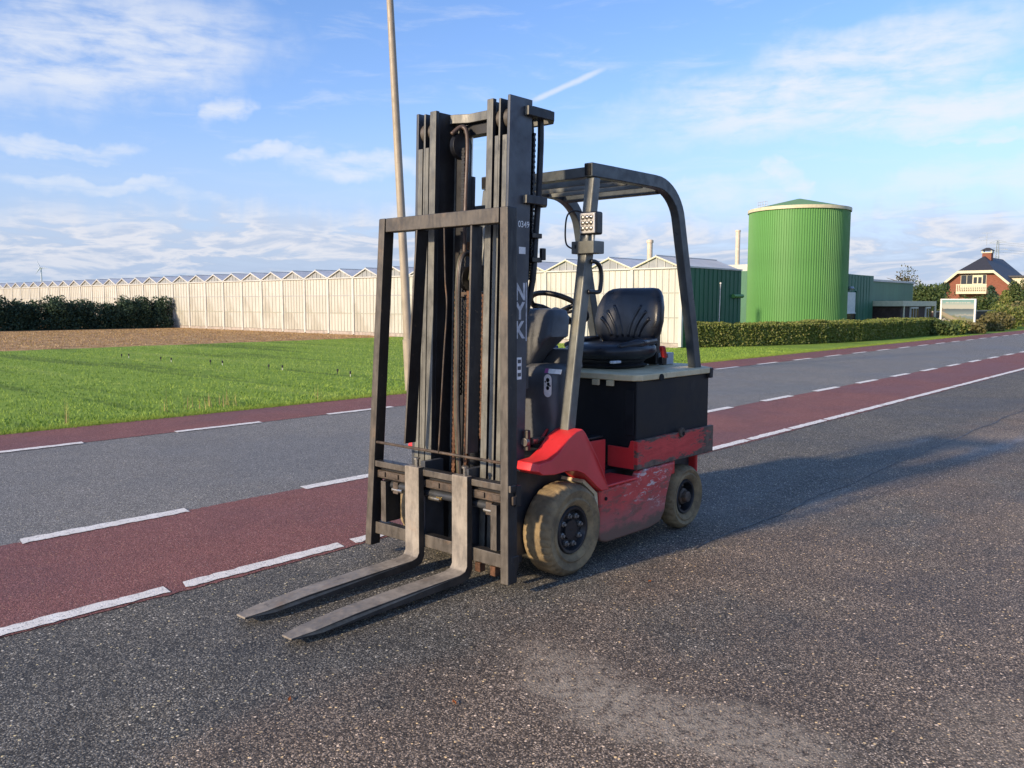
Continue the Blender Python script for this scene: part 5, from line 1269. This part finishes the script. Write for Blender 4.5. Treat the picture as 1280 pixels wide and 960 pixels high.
# ---- seat
def superring(cx, cy, hx, hy, z, bend=0.0, e=3.2, n=36):
    r_ = []
    for k in range(n):
        a = 2*math.pi*k/n; c, s_ = math.cos(a), math.sin(a)
        px = hx*math.copysign(abs(c)**(2/e), c); py = hy*math.copysign(abs(s_)**(2/e), s_)
        r_.append((cx+px - bend*(py/0.25)**2, cy+py, z))
    return r_
SXC = 4.658
bk = []
for (z, hy, hx, cx_) in ((1.115, .150, .035, 4.643), (1.135, .190, .052, 4.643), (1.19, .236, .062, 4.650), (1.27, .253, .066, 4.660), (1.36, .246, .064, 4.676), (1.43, .222, .058, 4.692), (1.462, .198, .048, 4.702), (1.478, .172, .032, 4.710), (1.484, .13, .014, 4.714)):
    bk.append(superring(cx_, YC-.005, hx, hy, z, 0.050))
sb = fbuild(MB().loft(bk), 'seat_backrest', 'seat_vinyl', bevel=0, smooth='auto', angle=70)
def back_x(y, z):
    zs = [1.115, 1.135, 1.19, 1.27, 1.36, 1.43, 1.484]; fx = [4.643-.035, 4.643-.052, 4.650-.062, 4.660-.066, 4.676-.064, 4.692-.058, 4.714-.014]
    return float(np.interp(z, zs, fx)) - 0.050*((y-YC)/0.25)**2
# sewn flutes fanning up from the lumbar
for s_ in (-1, 1):
    for (yb, ym, yt, zb, zm, zt) in ((.022, .035, .105, 1.17, 1.27, 1.37), (.060, .075, .150, 1.165, 1.25, 1.335), (.105, .120, .185, 1.175, 1.235, 1.29)):
        pts = []
        for t in np.linspace(0, 1, 12):
            yv = YC + s_*((1-t)**2*yb + 2*t*(1-t)*ym + t*t*yt); zv = (1-t)**2*zb + 2*t*(1-t)*zm + t*t*zt; pts.append((back_x(yv, zv)+.009+.028-.028, yv, zv))
        fbuild(MB().tube(pts, .014, 8), 'seat_flute', 'seat_vinyl', sb, bevel=0, smooth=True)
cu = []
for (z, hx, hy, cx_) in ((1.035, .20, .20, 4.408), (1.055, .245, .235, 4.398), (1.085, .262, .252, 4.393), (1.115, .255, .248, 4.398), (1.132, .23, .225, 4.408), (1.138, .18, .17, 4.418)):
    cu.append(superring(cx_, YC-.005, hx, hy, z, -0.03))
sc_ = fbuild(MB().loft(cu), 'seat_cushion', 'seat_vinyl', bevel=0, smooth='auto', angle=75)
for s_ in (-1, 1):
    pts = [(4.228, YC+s_*.20, 1.122), (4.408, YC+s_*.225, 1.140), (4.588, YC+s_*.22, 1.150)]; fbuild(MB().tube(pts, .03, 12, rs=[.018, .03, .022]), 'seat_bolster', 'seat_vinyl', sc_, bevel=0, smooth=True)
fbuild(MB().loft([superring(4.418, YC, .20, .19, .985, 0), superring(4.418, YC, .215, .205, 1.0, 0), superring(4.413, YC, .19, .185, 1.015, 0), superring(4.413, YC, .205, .20, 1.03, 0), superring(4.413, YC, .20, .20, 1.045, 0)]), 'seat_bellows', 'seat_fold', bevel=0, smooth='auto', angle=70)
fbuild(MB().box(4.708, 4.758, YC-.16, YC+.16, .99, 1.25), 'seat_frame', 'black_plastic', bevel=0.01)
fbuild(MB().box(4.573, 4.613, YC-.297, YC-.265, 1.04, 1.12).map(lambda x, y, z: (x + (z-1.08)*-.35, y, z)), 'belt_buckle', 'red_plastic', bevel=0.010)
fbuild(MB().box(4.578, 4.628, YC-.29, YC-.25, 1.0, 1.05), 'buckle_stalk', 'black_plastic', bevel=0.008)
fbuild(MB().box(4.528, 4.568, YC+.262, YC+.29, 1.09, 1.15), 'belt_buckle', 'red_plastic', bevel=0.008)
fbuild(MB().box(3.98, 4.098, YC+.16, YC+.30, 1.10, 1.125), 'blue_lever', 'blue_plastic', bevel=0.006)
fbuild(MB().box(4.108, 4.188, YC-.245, YC-.215, 1.03, 1.045), 'seat_lever', 'grey_sticker', bevel=0.004)
gb = fbuild(MB().box(4.728, 4.898, 2.93, 3.02, .985, 1.062), 'grey_control_box', 'grey_box', bevel=0.004)
fbuild(MB().tube([(4.808, 2.928, 1.055), (4.813, 2.925, 1.045), (4.813, 2.925, 1.03)], .003, 6), 'box_clasp', 'nut_steel', gb, bevel=0)

# ---- stickers and lettering on the mast and cowl
def text(name, body, size, loc, mat, parent, xdir=(1, 0, 0), zdir=(0, 0, 1), shear=0.0, bold=0.0, sx=1.0):
    cu_ = bpy.data.curves.new(name, 'FONT'); cu_.body = body; cu_.size = size; cu_.align_x = 'CENTER'; cu_.align_y = 'CENTER'; cu_.offset = bold; cu_.shear = shear; cu_.resolution_u = 3
    to = bpy.data.objects.new(name+'_tmp', cu_); COL.objects.link(to); bpy.context.view_layer.update()
    me = bpy.data.meshes.new_from_object(to.evaluated_get(bpy.context.evaluated_depsgraph_get()))
    bpy.data.objects.remove(to); bpy.data.curves.remove(cu_)
    xd = Vector(xdir)*sx; zd = Vector(zdir); off = FK.location
    for v in me.vertices:
        p = Vector(loc) + xd*v.co.x + zd*v.co.y; v.co = p - off
    me.materials.clear(); me.materials.append(MATS[mat]); me.name = name
    o = bpy.data.objects.new(name, me); COL.objects.link(o); o.parent = parent
    return o
ty = 2.7705
def mx(z): return TILT*z
text('fleet_number', '0349', 0.043, (3.142+mx(1.77), ty, 1.767), 'white_sticker', FK, xdir=(1, 0, 0), bold=0.0006)
decal('rating_sticker', [(3.11+mx(1.64), ty, 1.624), (3.16+mx(1.64), ty, 1.624), (3.16+mx(1.64), ty, 1.658), (3.11+mx(1.64), ty, 1.658)], 'white_sticker')
for k, ch_ in enumerate('NYK'):
    zz = 1.435 - k*0.094
    text('brand_letter', ch_, 0.115, (3.128+mx(zz), ty, zz), 'grey_sticker', FK, bold=0.004, sx=0.9)
m = MB(); m.box(3.172+mx(1.34), 3.179+mx(1.34), ty-.0003, ty, 1.195, 1.485); m.build('brand_border', 'grey_sticker', FK)
decal('warning_sticker', [(3.085+mx(1.06), ty, 1.005), (3.15+mx(1.06), ty, 1.005), (3.15+mx(1.06), ty, 1.115), (3.085+mx(1.06), ty, 1.115)], 'white_sticker')
for k in range(3): decal('warning_print', [(3.12+mx(1.06), ty-.0006, 1.02+.033*k), (3.145+mx(1.06), ty-.0006, 1.02+.033*k), (3.145+mx(1.06), ty-.0006, 1.038+.033*k), (3.12+mx(1.06), ty-.0006, 1.038+.033*k)], 'mast_side')
# cowl stickers on the face turned forward-left
fxc = 3.4135
decal('cowl_sticker', [(3.4275, 2.825, 1.018), (3.4275, 2.715, 1.018), (3.438, 2.715, 1.042), (3.438, 2.825, 1.042)], 'white_sticker')
decal('cowl_sticker_stripe', [(3.4265, 2.825, 1.019), (3.4265, 2.802, 1.019), (3.437, 2.802, 1.043), (3.437, 2.825, 1.043)], 'purple_sticker')
m = MB(); pts = []
for k in range(24):
    a = 2*math.pi*k/24; pts.append((fxc-.0005, 2.790+.026*math.cos(a), .955 + .034*(1 if math.sin(a) > 0 else -1) + .026*math.sin(a)))
m.add(pts, [tuple(range(24))]); m.build('emblem_plate', 'white_sticker', FK)
for (dy, dz, r_) in ((0, .03, .012), (-.004, .008, .010), (0, -.012, .011), (.016, .02, .005), (-.016, .0, .005)):
    m = MB(); m.add([(fxc-.0015, 2.790+dy+r_*math.cos(2*math.pi*k/8), .955+dz+r_*math.sin(2*math.pi*k/8)) for k in range(8)], [tuple(range(8))]); m.build('emblem_print', 'black_hole', FK)
